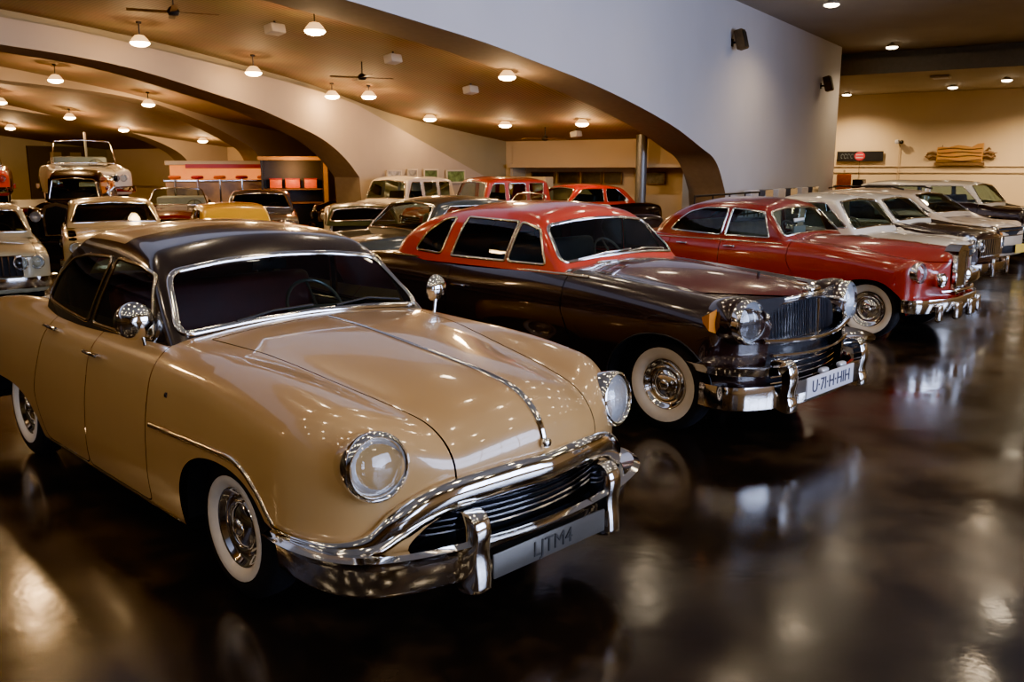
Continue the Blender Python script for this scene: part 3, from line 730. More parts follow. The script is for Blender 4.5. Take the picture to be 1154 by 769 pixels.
# ------------------------------------------------------------------ simpler cars for the further rows
def bg_car(nose=.8, tail=-4.2, wb=2.8, hw=.90, zn=.92, zh=1.0, zb=1.05, zd=1.0, roof=1.5, wx=(-.75, -1.25), rx=(-3.1, -2.5), k=.12, kf=.10, R=.33,
           white=True, lamps=1, grille='bars', open_top=False, seat='seat_dark', pillars=(-1.95,), ck=.08, tum=.25, hl=(.72, .70), sill=.26, bump=True, res=.06, crown=.02, frac=.55, plate=None, lampr=.10, rack=False, bed=False, norw=False):
    kt = Kit(); yv = hw*frac; yc = hw*.80
    s = dict(HULL, res=res, lo=(tail-.3, -hw-.15, .12), hi=(nose+.3, hw+.15, zb+.35), sill=sill,
        w=[(tail, hw*.88), (tail+.7, hw*.97), (-wb, hw), (-1, hw), (0, hw), (nose, hw*.95)],
        hc=[(tail, zd-.14), (tail+.4, zd-.03), (rx[0], zd), ((rx[0]+wx[0])/2, zb), (wx[0], zh+.02), (wx[0]*.4, zh), (nose-.35, zn+.02), (nose, zn-.05), (nose+.3, zn-.14)],
        fc=[(tail, zd-.1), (tail+.5, zd+.02), (rx[0], zb), ((rx[0]+wx[0])/2, zb), (wx[0], zb), (wx[0]*.4, zh+crown-.02), (nose-.35, zn+crown), (nose, zn+crown-.04), (nose+.3, zn-.12)],
        yv=yv, yc=yc, dh=[(tail, .05), (wx[0], .04), (0, .05), (nose, .07)], f0=[(0, nose), (.4, nose-.03), (.65, nose-.09), (hw, nose-.3)], r0=[(0, tail), (.5, tail+.04), (hw, tail+.3)],
        k=k, kf=kf, wy=hw-.04, fb=.5, gap=.004, kv=.05,
        arches=[catmull([(x-R-.11, .12), (x-R-.08, R*1.2), (x-.2, R*1.98), (x, R*2.1), (x+.2, R*1.98), (x+R+.08, R*1.2), (x+R+.11, .12)], 4, False) for x in (0, -wb)],
        hood=(wx[0]-.02, zn-.12, .98))
    if not bed: s['well'] = [(rx[0]+.25, -hw*.75), (wx[0]-.12, -hw*.75), (wx[0]-.12, hw*.75), (rx[0]+.25, hw*.75)]
    xm = pillars
    door_x = [wx[0]-.12]+list(xm)+[max(rx[0]+.45, -wb+R+.17)]
    s['doors'] = [[(a, zb+.2), (a, sill+.06), (b, sill+.06), (b, zb+.2)] for a, b in zip(door_x, door_x[1:]) if a-b > .25 and b > -wb+R+.15][:2]
    zt = roof; q = zt-zb; cw = hw*.86; t1 = cw-tum*q
    ra = (wx[0]-wx[1])/q*.95
    sides = []; tops = [wx[1]-.12]+list(xm)+[rx[1]+.14]; bots = [wx[0]-.13]+list(xm)+[rx[0]+.30]
    for i in range(len(tops)-1):
        a, b = (.05 if i else 0), (.05 if i < len(tops)-2 else 0)
        sides.append(([(bots[i]-a, zb+.04), (tops[i]-a, zt-.10), (tops[i+1]+b, zt-.10), (bots[i+1]+b, zb+.04)], .05))
    s['cabin'] = dict(zb=zb, zt=zt+.05, lo=rx[0]-.4, hi=wx[0]+.3, res=min(res, .045), wc=[(rx[0], cw-.05), (rx[0]+.5, cw), (wx[0], cw)], tum=tum, tum2=0,
        roof=[(rx[0]-.2, zt-.18), (rx[1], zt-.03), ((rx[1]+wx[1])/2, zt+.03), (wx[1], zt-.02), (wx[0], zt-.14)], rc=.05,
        fx=(wx[0], ra, .08), rx=(rx[0], (rx[1]-rx[0])/q*.9, .05), k=ck, kf=.05, kr=.08,
        ws=[(-cw+.05, zb+.03), (-t1+.07, zt-.09), (0, zt-.055), (t1-.07, zt-.09), (cw-.05, zb+.03), (0, zb+.05)], wx=(wx[0]+wx[1])/2-.35, fr=.016,
        rw=[(-cw+.2, zb+.08), (-t1+.2, zt-.12), (t1-.2, zt-.12), (cw-.2, zb+.08)], rwx=(rx[0]+rx[1])/2+.2, side=sides, sfr=.009, open=open_top)
    if norw: s['cabin'].pop('rw')
    F, Fc = shell(s, kt)
    wheels(kt, (0, -wb), hw-.1, R, R*.6, R*.78, white=white, seg=24)
    for i in range(lamps):
        yy = hl[0]-.2*i; P, N = on(F, [(yy, hl[1])], 'front')
        headlamp(kt, (P[0][0]+.02, yy, hl[1]), lampr, .08, 0, 20)
    ys = np.linspace(-hw*.6, hw*.6, 14)
    if grille:
        zs = {'bars': np.linspace(hl[1]-.16, hl[1]+.08, 6), 'vert': [hl[1]-.18, hl[1]+.10], 'plain': [hl[1]-.1, hl[1], hl[1]+.06]}[grille]
        P, N = on(F, [(y, hl[1]) for y in ys*.95], 'front'); mb = MB(); V = []
        for p in P: V += [(p[0]+.012, p[1], zs[0]), (p[0]+.012, p[1], zs[-1])]
        mb.add(V, [(2*i, 2*i+2, 2*i+3, 2*i+1) for i in range(len(P)-1)]); g = kt.add('grille', mb.mesh(), 'under')
        for z in zs:
            mb = MB(); mb.tube([(p[0]+.02, p[1], z) for p in P], .011, 6); kt.add('grille_bar', mb.mesh(), 'chrome', g)
        if grille == 'vert':
            for p in P[::1]:
                mb = MB(); mb.tube([(p[0]+.02, p[1], zs[0]), (p[0]+.02, p[1], zs[1])], .012, 6); kt.add('grille_bar', mb.mesh(), 'chrome', g)
    if bump:
        bp = [(nose-.45, -hw-.01), (nose-.2, -hw-.01), (nose, -hw*.82), (nose+.09, -hw*.4), (nose+.10, 0)]
        kt.add('bumper', bumper_mesh(bp, [(0, .34), (-.04, .36), (-.05, .42), (-.03, .48), (.02, .49), (.02, .38)], n=5), 'chrome' if bump is True else bump)
        bp = [(-x+2*0+0, y) for x, y in [(-tail-.45, -hw-.01), (-tail-.2, -hw-.01), (-tail, -hw*.82), (-tail+.09, -hw*.4), (-tail+.10, 0)]]
        kt.add('bumper', bumper_mesh([(x, y) for x, y in bp], [(0, .36), (.04, .38), (.05, .44), (.03, .50), (-.02, .51), (-.02, .40)], n=5), 'chrome' if bump is True else bump)
    if plate:
        mb = MB(); mb.rbox((nose+.165, 0, .42), (.012, .50, .17), .004, 1); kt.add('license_plate', mb.mesh(), plate)
    if rack:
        for sg in (-1, 1):
            mb = MB(); xs = np.linspace(rx[1]+.15, wx[1]-.1, 8); mb.tube([(x, sg*(t1-.06), zt+.07-.05*(i in (0, 7))) for i, x in enumerate(xs)], .018, 8); kt.add('roof_rail', mb.mesh(), 'dark')
    if bed:
        mb = MB(); mb.box(((rx[0]+tail)/2-.05, 0, zd+.015), (rx[0]-tail-.3, hw*1.6, .02)); kt.add('cargo_bed', mb.mesh(), 'dark')
    interior(kt, wx[1]-.55, None if bed else rx[1]-.02 if rx[1] < wx[1]-1.1 else None, zb-.28, hw*.68, seat, (wx[0]-.2, zb-.02), 1)
    if open_top:
        mb = MB(); mb.rbox((rx[0]+.1, 0, zb+.03), (.35, hw*1.5, .14), .06, 3); kt.add('folded_top', mb.mesh(), 'softtop')
    return kt

def vintage_car(open_top=False):
    """upright car of the thirties: narrow hood, free wings, tall radiator"""
    kt = bg_car(nose=.25, tail=-3.6, wb=2.9, hw=.70, zn=1.12, zh=1.16, zb=1.20, zd=1.05, roof=1.78, wx=(-1.2, -1.3), rx=(-3.3, -3.1), k=.14, R=.37, lamps=0, grille=None, bump=False, sill=.42, tum=.12, ck=.12, pillars=(-2.1,), open_top=open_top)
    for sg in (-1, 1):
        for x0, pts in ((0, [(.52, .42), (.44, .66), (.22, .84), (-.05, .87), (-.4, .72), (-.75, .48), (-1.0, .34)]), (-2.9, [(.75, .34), (.5, .52), (.3, .76), (0, .87), (-.3, .80), (-.5, .62), (-.58, .40)])):
            P = catmull([(x0+a, sg*.74, z) for a, z in pts], 5, False)
            V, F = sweep(P, [(-.17, -.06), (-.19, -.02), (-.13, .035), (0, .06), (.13, .035), (.19, -.02), (.17, -.06), (.1, .0), (0, .025), (-.1, 0)], (0, 0, 1.)); kt.add('wing', MB().add(V, F).mesh(True, 70), 'paint')
        m = MB(); m.rbox((-1.55, sg*.76, .34), (1.3, .30, .05), .015, 2); kt.add('running_board', m.mesh(), 'dark')
    m = MB(); pr = [(-.27, .50), (-.30, .95), (-.24, 1.16), (0, 1.22), (.24, 1.16), (.30, .95), (.27, .50)]; m.prism(pr, .20, .30, 'x'); g = kt.add('radiator_shell', m.mesh(True, 30), 'chrome')
    m = MB(); m.prism([(a*.82, .53+(b-.5)*.86) for a, b in pr], .295, .31, 'x'); kt.add('grille', m.mesh(False), 'under', g)
    headlamp(kt, (.34, .42, .92), .13, 0, 0, 20, .2)
    for z in (.38,):
        m = MB(); m.tube([(.62, y, z) for y in np.linspace(-.75, .75, 8)], .035, 8); kt.add('bumper', m.mesh(), 'chrome')
    return kt
# ------------------------------------------------------------------ the hall
C0 = np.array((19.35, 45.)); TD = np.array((-.559, -.829)); BD = np.array((-.829, .559))
HZ = 6.45; LZ = 5.6
def WP(t, b, z): q = C0+TD*t+BD*b; return (q[0], q[1], z)
YAW_T = math.atan2(TD[1], TD[0])

def floor_mat():
    m = bpy.data.materials.new('polished_concrete'); m.use_nodes = True; nt = m.node_tree; b = nt.nodes['Principled BSDF']
    tc = nt.nodes.new('ShaderNodeTexCoord')
    def noise(s, det=6, ro=.6, dist=.0):
        n = nt.nodes.new('ShaderNodeTexNoise'); n.inputs['Scale'].default_value = s; n.inputs['Detail'].default_value = det; n.inputs['Roughness'].default_value = ro; n.inputs['Distortion'].default_value = dist
        nt.links.new(tc.outputs['Object'], n.inputs['Vector']); return n
    n1 = noise(.55, 5, .55, .2); n2 = noise(3.2, 4, .55); n3 = noise(1.1, 3, .5, .2)
    r = nt.nodes.new('ShaderNodeValToRGB'); e = r.color_ramp.elements
    e[0].position = .30; e[0].color = (.005, .004, .003, 1); e[1].position = .72; e[1].color = (.085, .056, .030, 1)
    x = e.new(.52); x.color = (.018, .0125, .008, 1)
    mx = nt.nodes.new('ShaderNodeMath'); mx.operation = 'MULTIPLY_ADD'; mx.inputs[1].default_value = .35; nt.links.new(n2.outputs['Fac'], mx.inputs[0])
    ml = nt.nodes.new('ShaderNodeMath'); ml.operation = 'MULTIPLY'; ml.inputs[1].default_value = .68; nt.links.new(n1.outputs['Fac'], ml.inputs[0]); nt.links.new(ml.outputs[0], mx.inputs[2])
    nt.links.new(mx.outputs[0], r.inputs['Fac']); nt.links.new(r.outputs['Color'], b.inputs['Base Color'])
    rr = nt.nodes.new('ShaderNodeMapRange'); rr.inputs['From Min'].default_value = .3; rr.inputs['From Max'].default_value = .7; rr.inputs['To Min'].default_value = .08; rr.inputs['To Max'].default_value = .26
    nt.links.new(n3.outputs['Fac'], rr.inputs['Value']); nt.links.new(rr.outputs[0], b.inputs['Roughness'])
    b.inputs['Specular IOR Level'].default_value = .55
    bp = nt.nodes.new('ShaderNodeBump'); bp.inputs['Strength'].default_value = .12; bp.inputs['Distance'].default_value = .02
    nt.links.new(n2.outputs['Fac'], bp.inputs['Height']); nt.links.new(bp.outputs['Normal'], b.inputs['Normal'])
    return m
def plank_mat(name, c1, c2, scale=3.2, rough=.45):
    m = bpy.data.materials.new(name); m.use_nodes = True; nt = m.node_tree; b = nt.nodes['Principled BSDF']
    tc = nt.nodes.new('ShaderNodeTexCoord'); mp = nt.nodes.new('ShaderNodeMapping'); mp.inputs['Rotation'].default_value = (0, 0, -YAW_T)
    w = nt.nodes.new('ShaderNodeTexWave'); w.bands_direction = 'Y'; w.inputs['Scale'].default_value = scale; w.inputs['Distortion'].default_value = .0
    n = nt.nodes.new('ShaderNodeTexNoise'); n.inputs['Scale'].default_value = 1.4
    r = nt.nodes.new('ShaderNodeValToRGB'); r.color_ramp.elements[0].color = (*c2, 1); r.color_ramp.elements[1].color = (*c1, 1); r.color_ramp.elements[0].position = .03; r.color_ramp.elements[1].position = .30
    mx = nt.nodes.new('ShaderNodeMixRGB'); mx.blend_type = 'MULTIPLY'; mx.inputs[0].default_value = .35
    nt.links.new(tc.outputs['Object'], mp.inputs[0]); nt.links.new(mp.outputs[0], w.inputs['Vector']); nt.links.new(mp.outputs[0], n.inputs['Vector'])
    nt.links.new(w.outputs['Fac'], r.inputs['Fac']); nt.links.new(r.outputs['Color'], mx.inputs[1]); nt.links.new(n.outputs['Color'], mx.inputs[2]); nt.links.new(mx.outputs[0], b.inputs['Base Color'])
    b.inputs['Roughness'].default_value = rough
    return m
W_WHITE = mat('painted_wall_white', (.62, .62, .66), rough=.75, noise=.03, nscale=.6)
W_CREAM = mat('painted_wall_cream', (.55, .41, .24), rough=.75, noise=.05, nscale=.5)
W_RIB = mat('rib_plaster', (.40, .315, .22), rough=.8, noise=.06, nscale=.7)
W_OLIVE = mat('olive_wall_rib_shade', (.30, .235, .115), rough=.8, noise=.08, nscale=.7)  # olive far walls, and the painted-in shade on the middle rib
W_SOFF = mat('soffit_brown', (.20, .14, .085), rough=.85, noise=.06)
CEIL_W = plank_mat('ceiling_planks', (.34, .22, .115), (.13, .08, .04), rough=.75)
CEIL_H = mat('hall_ceiling', (.34, .31, .27), rough=.8, noise=.06, nscale=.6)
ALU = mat('grey_metal', (.20, .20, .19), rough=.4, metal=.6, noise=.05)
BLK = mat('black_metal', (.012, .012, .012), rough=.45, noise=.2)
GREYBOX = mat('grey_plastic', (.40, .36, .30), rough=.5, noise=.05)

def room():
    m = MB(); m.add([WP(-3, -16, 0), WP(72, -16, 0), WP(72, 34, 0), WP(-3, 34, 0)], [(0, 1, 2, 3)]); struct('floor', m.mesh(False), floor_mat())
    m = MB(); m.add([WP(10, -16, HZ), WP(72, -16, HZ), WP(72, .2, HZ), WP(12.3, .2, HZ), WP(12.3, 5, HZ), WP(10, 5, HZ)], [(0, 1, 2, 3, 4, 5)]); struct('ceiling', m.mesh(False), CEIL_H)
    # arched walls (rib frames) ------------------------------------------------
    vz = spl([(22, 2.55), (24, 2.78), (26, 2.98), (28.4, 3.24), (30.3, 3.5), (32.1, 3.86), (34.5, 4.2), (36.4, 4.42), (38.3, 4.58), (40, 4.68), (46, 4.95), (56, 5.1), (70, 5.)])
    def rib(nm, b0, th, base, curve, top, t0, t1, face, soff):
        cv = spl(curve); ts = np.concatenate([np.linspace(curve[0][0], curve[0][0]+1.6, 14), np.linspace(curve[0][0]+1.8, t1, 60)])
        pts = [(base, 0), (base, .6)]+[(t, float(cv(t))) for t in ts]
        m = MB(); sm = MB()
        m.add([WP(t0, b0, 0), WP(base, b0, 0), WP(base, b0, .6), WP(ts[0], b0, float(cv(ts[0]))), WP(ts[0], b0, top(ts[0])), WP(t0, b0, top(t0))], [(0, 1, 2, 3, 4, 5)])
        V = []
        for t in ts: V += [WP(t, b0, float(cv(t))), WP(t, b0, top(t))]
        m.add(V, [(2*i, 2*i+2, 2*i+3, 2*i+1) for i in range(len(ts)-1)])
        V2 = [WP(*p) for t, z in pts for p in ((t, b0, z), (t, b0+th, z))]
        sm.add(V2, [(2*i, 2*i+1, 2*i+3, 2*i+2) for i in range(len(pts)-1)])
        V = []
        for t in ts: V += [WP(t, b0+th, float(cv(t))), WP(t, b0+th, top(t))]
        sm.add(V, [(2*i, 2*i+1, 2*i+3, 2*i+2) for i in range(len(ts)-1)])
        sm.add([WP(t0, b0+th, 0), WP(base, b0+th, 0), WP(base, b0+th, .6), WP(ts[0], b0+th, float(cv(ts[0]))), WP(ts[0], b0+th, top(ts[0])), WP(t0, b0+th, top(t0))], [(5, 4, 3, 2, 1, 0)])
        w = struct(nm, m.mesh(False), face); w2 = obj('arch_soffit', sm.mesh(True, 30), soff, w); w2['kind'] = 'structure'
        return w
    zt = lambda t: HZ+.02
    c1 = [(23.86, 1.31), (24.41, 1.95), (25.43, 2.41), (26.93, 2.82), (28.52, 3.16), (30.36, 3.47), (32.3, 3.73), (33.94, 3.9), (35.34, 4.04), (36.55, 4.12), (38.63, 4.24), (42, 4.36), (47, 4.45), (56, 4.45), (70, 4.2)]
    rib('wall_arched_near', 0, 1.1, 23.7, c1, zt, 12.3, 70, W_WHITE, W_SOFF)
    zv = lambda t: float(vz(t))+.02
    # middle rib: a pale arched band that ends along a slope, olive panel beyond paints in the cast shadow
    c2 = [(31.24, 1.73), (31.45, 1.95), (31.84, 2.28), (32.57, 2.69), (33.4, 2.97), (34.43, 3.28), (35.6, 3.52), (37.24, 3.83), (38.67, 3.98), (39.93, 4.04), (44, 4.2), (50, 4.3), (60, 4.3), (70, 4.1)]
    bt = spl([(24.2, 1.2), (26.02, 1.93), (28.38, 2.66), (30.33, 3.30), (32.1, 3.70), (34.5, 4.02), (36.41, 4.22), (38.29, 4.41), (40, 4.5), (46, 4.8), (56, 4.95), (70, 4.9)])
    rib('wall_arched_middle', 7.0, .9, 31.15, c2, lambda t: min(float(bt(t)), zv(t)), 24.2, 70, W_RIB, W_SOFF)
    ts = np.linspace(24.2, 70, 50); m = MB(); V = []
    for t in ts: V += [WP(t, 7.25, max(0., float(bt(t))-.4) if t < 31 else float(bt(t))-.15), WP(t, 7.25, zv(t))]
    m.add(V, [(2*i, 2*i+2, 2*i+3, 2*i+1) for i in range(len(ts)-1)]); struct('wall_shadow_panel', m.mesh(False), W_OLIVE)
    c3 = [(28.3, 1.9), (28.39, 2.04), (28.58, 2.37), (28.92, 2.65), (30.23, 3.2), (32.59, 3.85), (34.65, 4.02), (36.46, 4.1), (44, 4.3), (56, 4.4), (70, 4.2)]
    rib('wall_arched_far', 14.0, .8, 28.2, c3, zv, 24.2, 70, W_RIB, W_SOFF)
    c4 = [(25.9, 2.0), (26.35, 2.46), (26.72, 2.68), (28.36, 3.23), (30.83, 3.65), (33.02, 3.86), (40, 4.2), (56, 4.4), (70, 4.2)]
    rib('wall_arched_farthest', 21.0, .8, 25.7, c4, zv, 24.2, 70, W_RIB, W_SOFF)
    # vault ceiling
    ts = np.linspace(22, 70, 70); m = MB(); V = []
    for t in ts: V += [WP(t, .6, float(vz(t))), WP(t, 31, float(vz(t)))]
    m.add(V, [(2*i, 2*i+1, 2*i+3, 2*i+2) for i in range(len(ts)-1)]); struct('ceiling_vault', m.mesh(True, 80), CEIL_W)
    def wall(nm, quads, mt):
        m = MB()
        for q in quads: m.add([WP(*p) for p in q], [(0, 1, 2, 3)])
        return struct(nm, m.mesh(False), mt)
    wall('wall_bay_side', [[(24.2, 1.1, 1.98), (24.2, 7.02, 1.98), (24.2, 7.02, 3), (24.2, 1.1, 3)], [(24.2, 1.1, 0), (24.2, 31, 0), (24.2, 31, 1.2), (24.2, 1.1, 1.2)], [(24.2, 7., 1.1), (24.2, 31, 1.1), (24.2, 31, 3), (24.2, 7., 3)],
         [(23.4, 1.1, 1.1), (23.4, 7.3, 1.1), (23.4, 7.3, 2.1), (23.4, 1.1, 2.1)], [(23.4, 7.02, 1.1), (24.3, 7.02, 1.1), (24.3, 7.02, 2.1), (23.4, 7.02, 2.1)], [(22, 1., 0), (22, 31, 0), (22, 31, 4), (22, 1., 4)], [(12.3, 1.1, 0), (24.3, 1.1, 0), (24.3, 1.1, 4), (12.3, 1.1, 4)]], W_CREAM)
    wall('trim_ledge', [[(24.45, 1.1, 1.98), (24.45, 7.02, 1.98), (24.45, 7.02, 2.08), (24.45, 1.1, 2.08)], [(24.2, 1.1, 2.08), (24.2, 7.02, 2.08), (24.45, 7.02, 2.08), (24.45, 1.1, 2.08)], [(23.4, 1.1, 1.98), (23.4, 7.02, 1.98), (24.45, 7.02, 1.98), (24.45, 1.1, 1.98)]], W_CREAM)
    wall('wall_vault_end', [[(22, 29.5, 0), (70, 29.5, 0), (70, 29.5, 5.3), (22, 29.5, 5.3)]], W_OLIVE)
    wall('wall_vault_left', [[(70, 0, 0), (70, 31, 0), (70, 31, 5.2), (70, 0, 5.2)]], W_OLIVE)
    wall('wall_end', [[(0, -16, 0), (0, 5, 0), (0, 5, HZ), (0, -16, HZ)]], mat('end_wall_cream', (.72, .56, .36), rough=.75, noise=.05, nscale=.5))
    wall('wall_recess', [[(0, 5, 0), (12.3, 5, 0), (12.3, 5, HZ), (0, 5, HZ)], [(12.3, 5, 0), (12.3, 0, 0), (12.3, 0, HZ), (12.3, 5, HZ)]], W_CREAM)
    wall('wall_back', [[(71, -16, 0), (71, .2, 0), (71, .2, HZ), (71, -16, HZ)]], W_CREAM)
    # opposite wall with tall windows letting the daylight in
    wins = [(28, 36), (40, 48), (52, 60)]
    q = []; xs = [-3]+[v for w in wins for v in w]+[72]
    for i in range(0, len(xs), 2): q.append([(xs[i], -16, 0), (xs[i+1], -16, 0), (xs[i+1], -16, HZ), (xs[i], -16, HZ)])
    for a, b in wins: q += [[(a, -16, 0), (b, -16, 0), (b, -16, .9), (a, -16, .9)], [(a, -16, 4.6), (b, -16, 4.6), (b, -16, HZ), (a, -16, HZ)]]
    wall('wall_opposite', q, W_CREAM)
    for i, (a, b) in enumerate(wins):
        m = MB(); m.add([WP(a, -16.05, .9), WP(b, -16.05, .9), WP(b, -16.05, 4.6), WP(a, -16.05, 4.6)], [(0, 1, 2, 3)]); w = struct('window_%d' % (i+1), m.mesh(False), glass_mat('window_pane_%d' % i, (.9, .93, .95)))
        m = MB()
        for t in np.linspace(a, b, 5): m.tube([WP(t, -15.98, .9), WP(t, -15.98, 4.6)], .05, 4)
        for z in (.9, 2.75, 4.6): m.tube([WP(a, -15.98, z), WP(b, -15.98, z)], .05, 4)
        f = obj('window_frame', m.mesh(False), ALU, w); f['kind'] = 'structure'
        L = bpy.data.lights.new('daylight', 'AREA'); L.shape = 'RECTANGLE'; L.size = b-a; L.size_y = 3.7; L.energy = P_DAY; L.color = (.50, .62, 1.)
        o = bpy.data.objects.new('daylight', L); COL.objects.link(o); o.location = WP((a+b)/2, -16.4, 2.75)
        o.rotation_euler = Vector((BD[0], BD[1], -.02)).to_track_quat('-Z', 'Y').to_euler()
    # beam on the right ceiling, end wall battens
    m = MB(); m.add([WP(-1, -16, LZ), WP(10.3, -16, LZ), WP(10.3, 5, LZ), WP(-1, 5, LZ)], [(0, 1, 2, 3)]); struct('ceiling_low', m.mesh(False), CEIL_H)
    m = MB(); m.add([WP(10.3, -16, LZ), WP(10.3, 5, LZ), WP(10.3, 5, HZ-.25), WP(10.3, -16, HZ-.25), WP(10, -16, HZ), WP(10, 5, HZ), WP(10, 5, HZ-.25), WP(10, -16, HZ-.25)], [(0, 1, 2, 3), (4, 5, 6, 7), (3, 2, 6, 7)]); struct('trim_1', m.mesh(False), mat('beam_grey', (.22, .22, .22), rough=.8, noise=.05))
    m = MB()
    for z in (1.75, 2.05): m.box((0, 0, 0), (1, 1, 1), Matrix.Translation(WP(.03, -5.5, z)) @ Matrix.Rotation(YAW_T, 4, 'Z') @ Matrix.Diagonal((.05, 21, .035, 1)))
    struct('trim_2', m.mesh(False), mat('batten', (.50, .38, .24), rough=.7, noise=.05))
    m = MB(); m.lathe([(.16, 0), (.16, 3.05)], 20, Matrix.Translation(WP(24.9, 2.12, 0)) @ Matrix.Rotation(-PI/2, 4, 'Y')); struct('trim_3', m.mesh(), ALU)['label'] = 'grey steel column'

def frameR(t, b, z, face='b-'):
    """matrix: local X along +t, local -Y facing the hall, Z up (for things on walls parallel to the arches)"""
    return Matrix.Translation(WP(t, b, z)) @ Matrix.Rotation(YAW_T, 4, 'Z')
LAMP_W = mat('lamp_glow', (1, .85, .6), emit=(1., .72, .38), estr=38.)
LAMP_H = mat('lamp_glow_white', (1, .95, .85), emit=(1., .86, .66), estr=16.)
LAMP_SH = mat('lamp_shade_glow', (.8, .6, .35), emit=(1., .55, .2), estr=1.6)
_lm = {}
def lamp(t, b, z, zc, warm, power, label, group, r=.17):
    key = (warm, round(zc-z, 2))
    e = empty('ceiling_lamp', WP(t, b, z), 0, label, 'lamp', group)
    if key not in _lm:
        h = zc-z
        a = MB(); a.tube([(0, 0, .10), (0, 0, h)], .012, 6); a.lathe([(.05, 0), (.05, .03)], 16, Matrix.Translation((0, 0, h-.03)) @ Matrix.Rotation(-PI/2, 4, 'Y'))
        s = MB(); s.lathe([(.04, .13), (.08, .12), (r*.8, .06), (r, .0), (r*.97, .0), (r*.75, .055), (.05, .10)], 24, Matrix.Rotation(-PI/2, 4, 'Y'))
        u = MB(); u.lathe([(.001, -.075), (r*.5, -.068), (r*.85, -.045), (r*1.02, -.012), (r*.93, .006), (.001, .008)], 24, Matrix.Rotation(-PI/2, 4, 'Y'))
        _lm[key] = (a.mesh(), s.mesh(), u.mesh())
    a, s, u = _lm[key]
    obj('rod', a, BLK, e); obj('shade', s, LAMP_SH if warm else GREYBOX, e); obj('bulb', u, LAMP_W if warm else LAMP_H, e)
    L = bpy.data.lights.new('lamp_light', 'SPOT' if not warm else 'POINT'); L.energy = power; L.color = (1, .62, .30) if warm else (1, .74, .46)
    L.shadow_soft_size = .12
    if not warm: L.spot_size = 2.6; L.spot_blend = .8
    o = bpy.data.objects.new('lamp_light', L); COL.objects.link(o); o.location = WP(t, b, z-.14)
HERO=True; BG=True
# ------------------------------------------------------------------ camera and world
P_DAY = 1700.; PW = 58.; PH = 330.
FPX = 993.; PITCH = math.atan((384.5-190)/FPX); CAMH = 1.95
cam = bpy.data.cameras.new('camera'); co = bpy.data.objects.new('camera', cam); COL.objects.link(co)
cam.sensor_fit = 'HORIZONTAL'; cam.sensor_width = 36; cam.lens = 36*FPX/1154; cam.clip_end = 300
co.location = (0, 0, CAMH); co.rotation_euler = (PI/2-PITCH, 0, 0); S.camera = co
wd = bpy.data.worlds.new('world'); S.world = wd; wd.use_nodes = True
wd.node_tree.nodes['Background'].inputs[0].default_value = (.45, .55, .75, 1); wd.node_tree.nodes['Background'].inputs[1].default_value = .6
S.view_settings.view_transform = 'AgX'; S.view_settings.look = 'AgX - Punchy'; S.view_settings.exposure = .95; S.view_settings.use_white_balance = True; S.view_settings.white_balance_temperature = 7300

room()
def fl(f, l): return ((f+l)*.70711, (l-f)*.70711, 0)      # car row: f along the cars' noses, l along the row
def at2(px, Y, z=0): return ((px-577)/1012*Y, Y, z)

PT = lambda *c: paint('paint_%d' % len(PAINTS), c)
cream = paint('cream_paint', (.45, .262, .098), .28); black = paint('black_paint', (.012, .0035, .003), .25); hoodred = paint('dark_red_hood', (.085, .006, .004), .25); red = paint('red_paint', (.30, .009, .002), .25)  # limousine hood is dark red all over, its body black
roofred = paint('roof_red_paint', (.60, .016, .002), .3); maroon = paint('maroon_paint', (.22, .006, .004), .25); roofblk = paint('roof_black_paint', (.014, .008, .005), .22)
M['grillemat'] = mat('grille_dark', (.02, .022, .026), rough=.25, coat=.5)
M['gun'] = mat('gunmetal', (.10, .11, .13), rough=.3, metal=1)
M['softtop'] = mat('soft_top', (.05, .04, .03), rough=.8, noise=.1)
dash_cream = mat('cream_dash', (.05, .04, .03), rough=.4); M['dashmat'] = dash_cream

if HERO:
    beige_car().place('cream_sedan', 'cream classic sedan with black roof, nearest car in the front row', 'car', fl(-3.593, 2.62), -45, dict(paint=cream, roof=roofblk), 'classic cars in the front row')
    black_car().place('black_limousine', 'black classic limousine with bright red roof and whitewall tyres', 'car', fl(-3.74, 6.16), -45, dict(paint=black, roof=roofred, hood=hoodred), 'classic cars in the front row')
    red_car().place('red_limousine', 'dark red limousine with tall chrome radiator, beyond the black limousine', 'car', fl(-4.24, 10.87), -45, dict(paint=red, roof=maroon, dashmat=M['seat_tan']), 'classic cars in the front row')
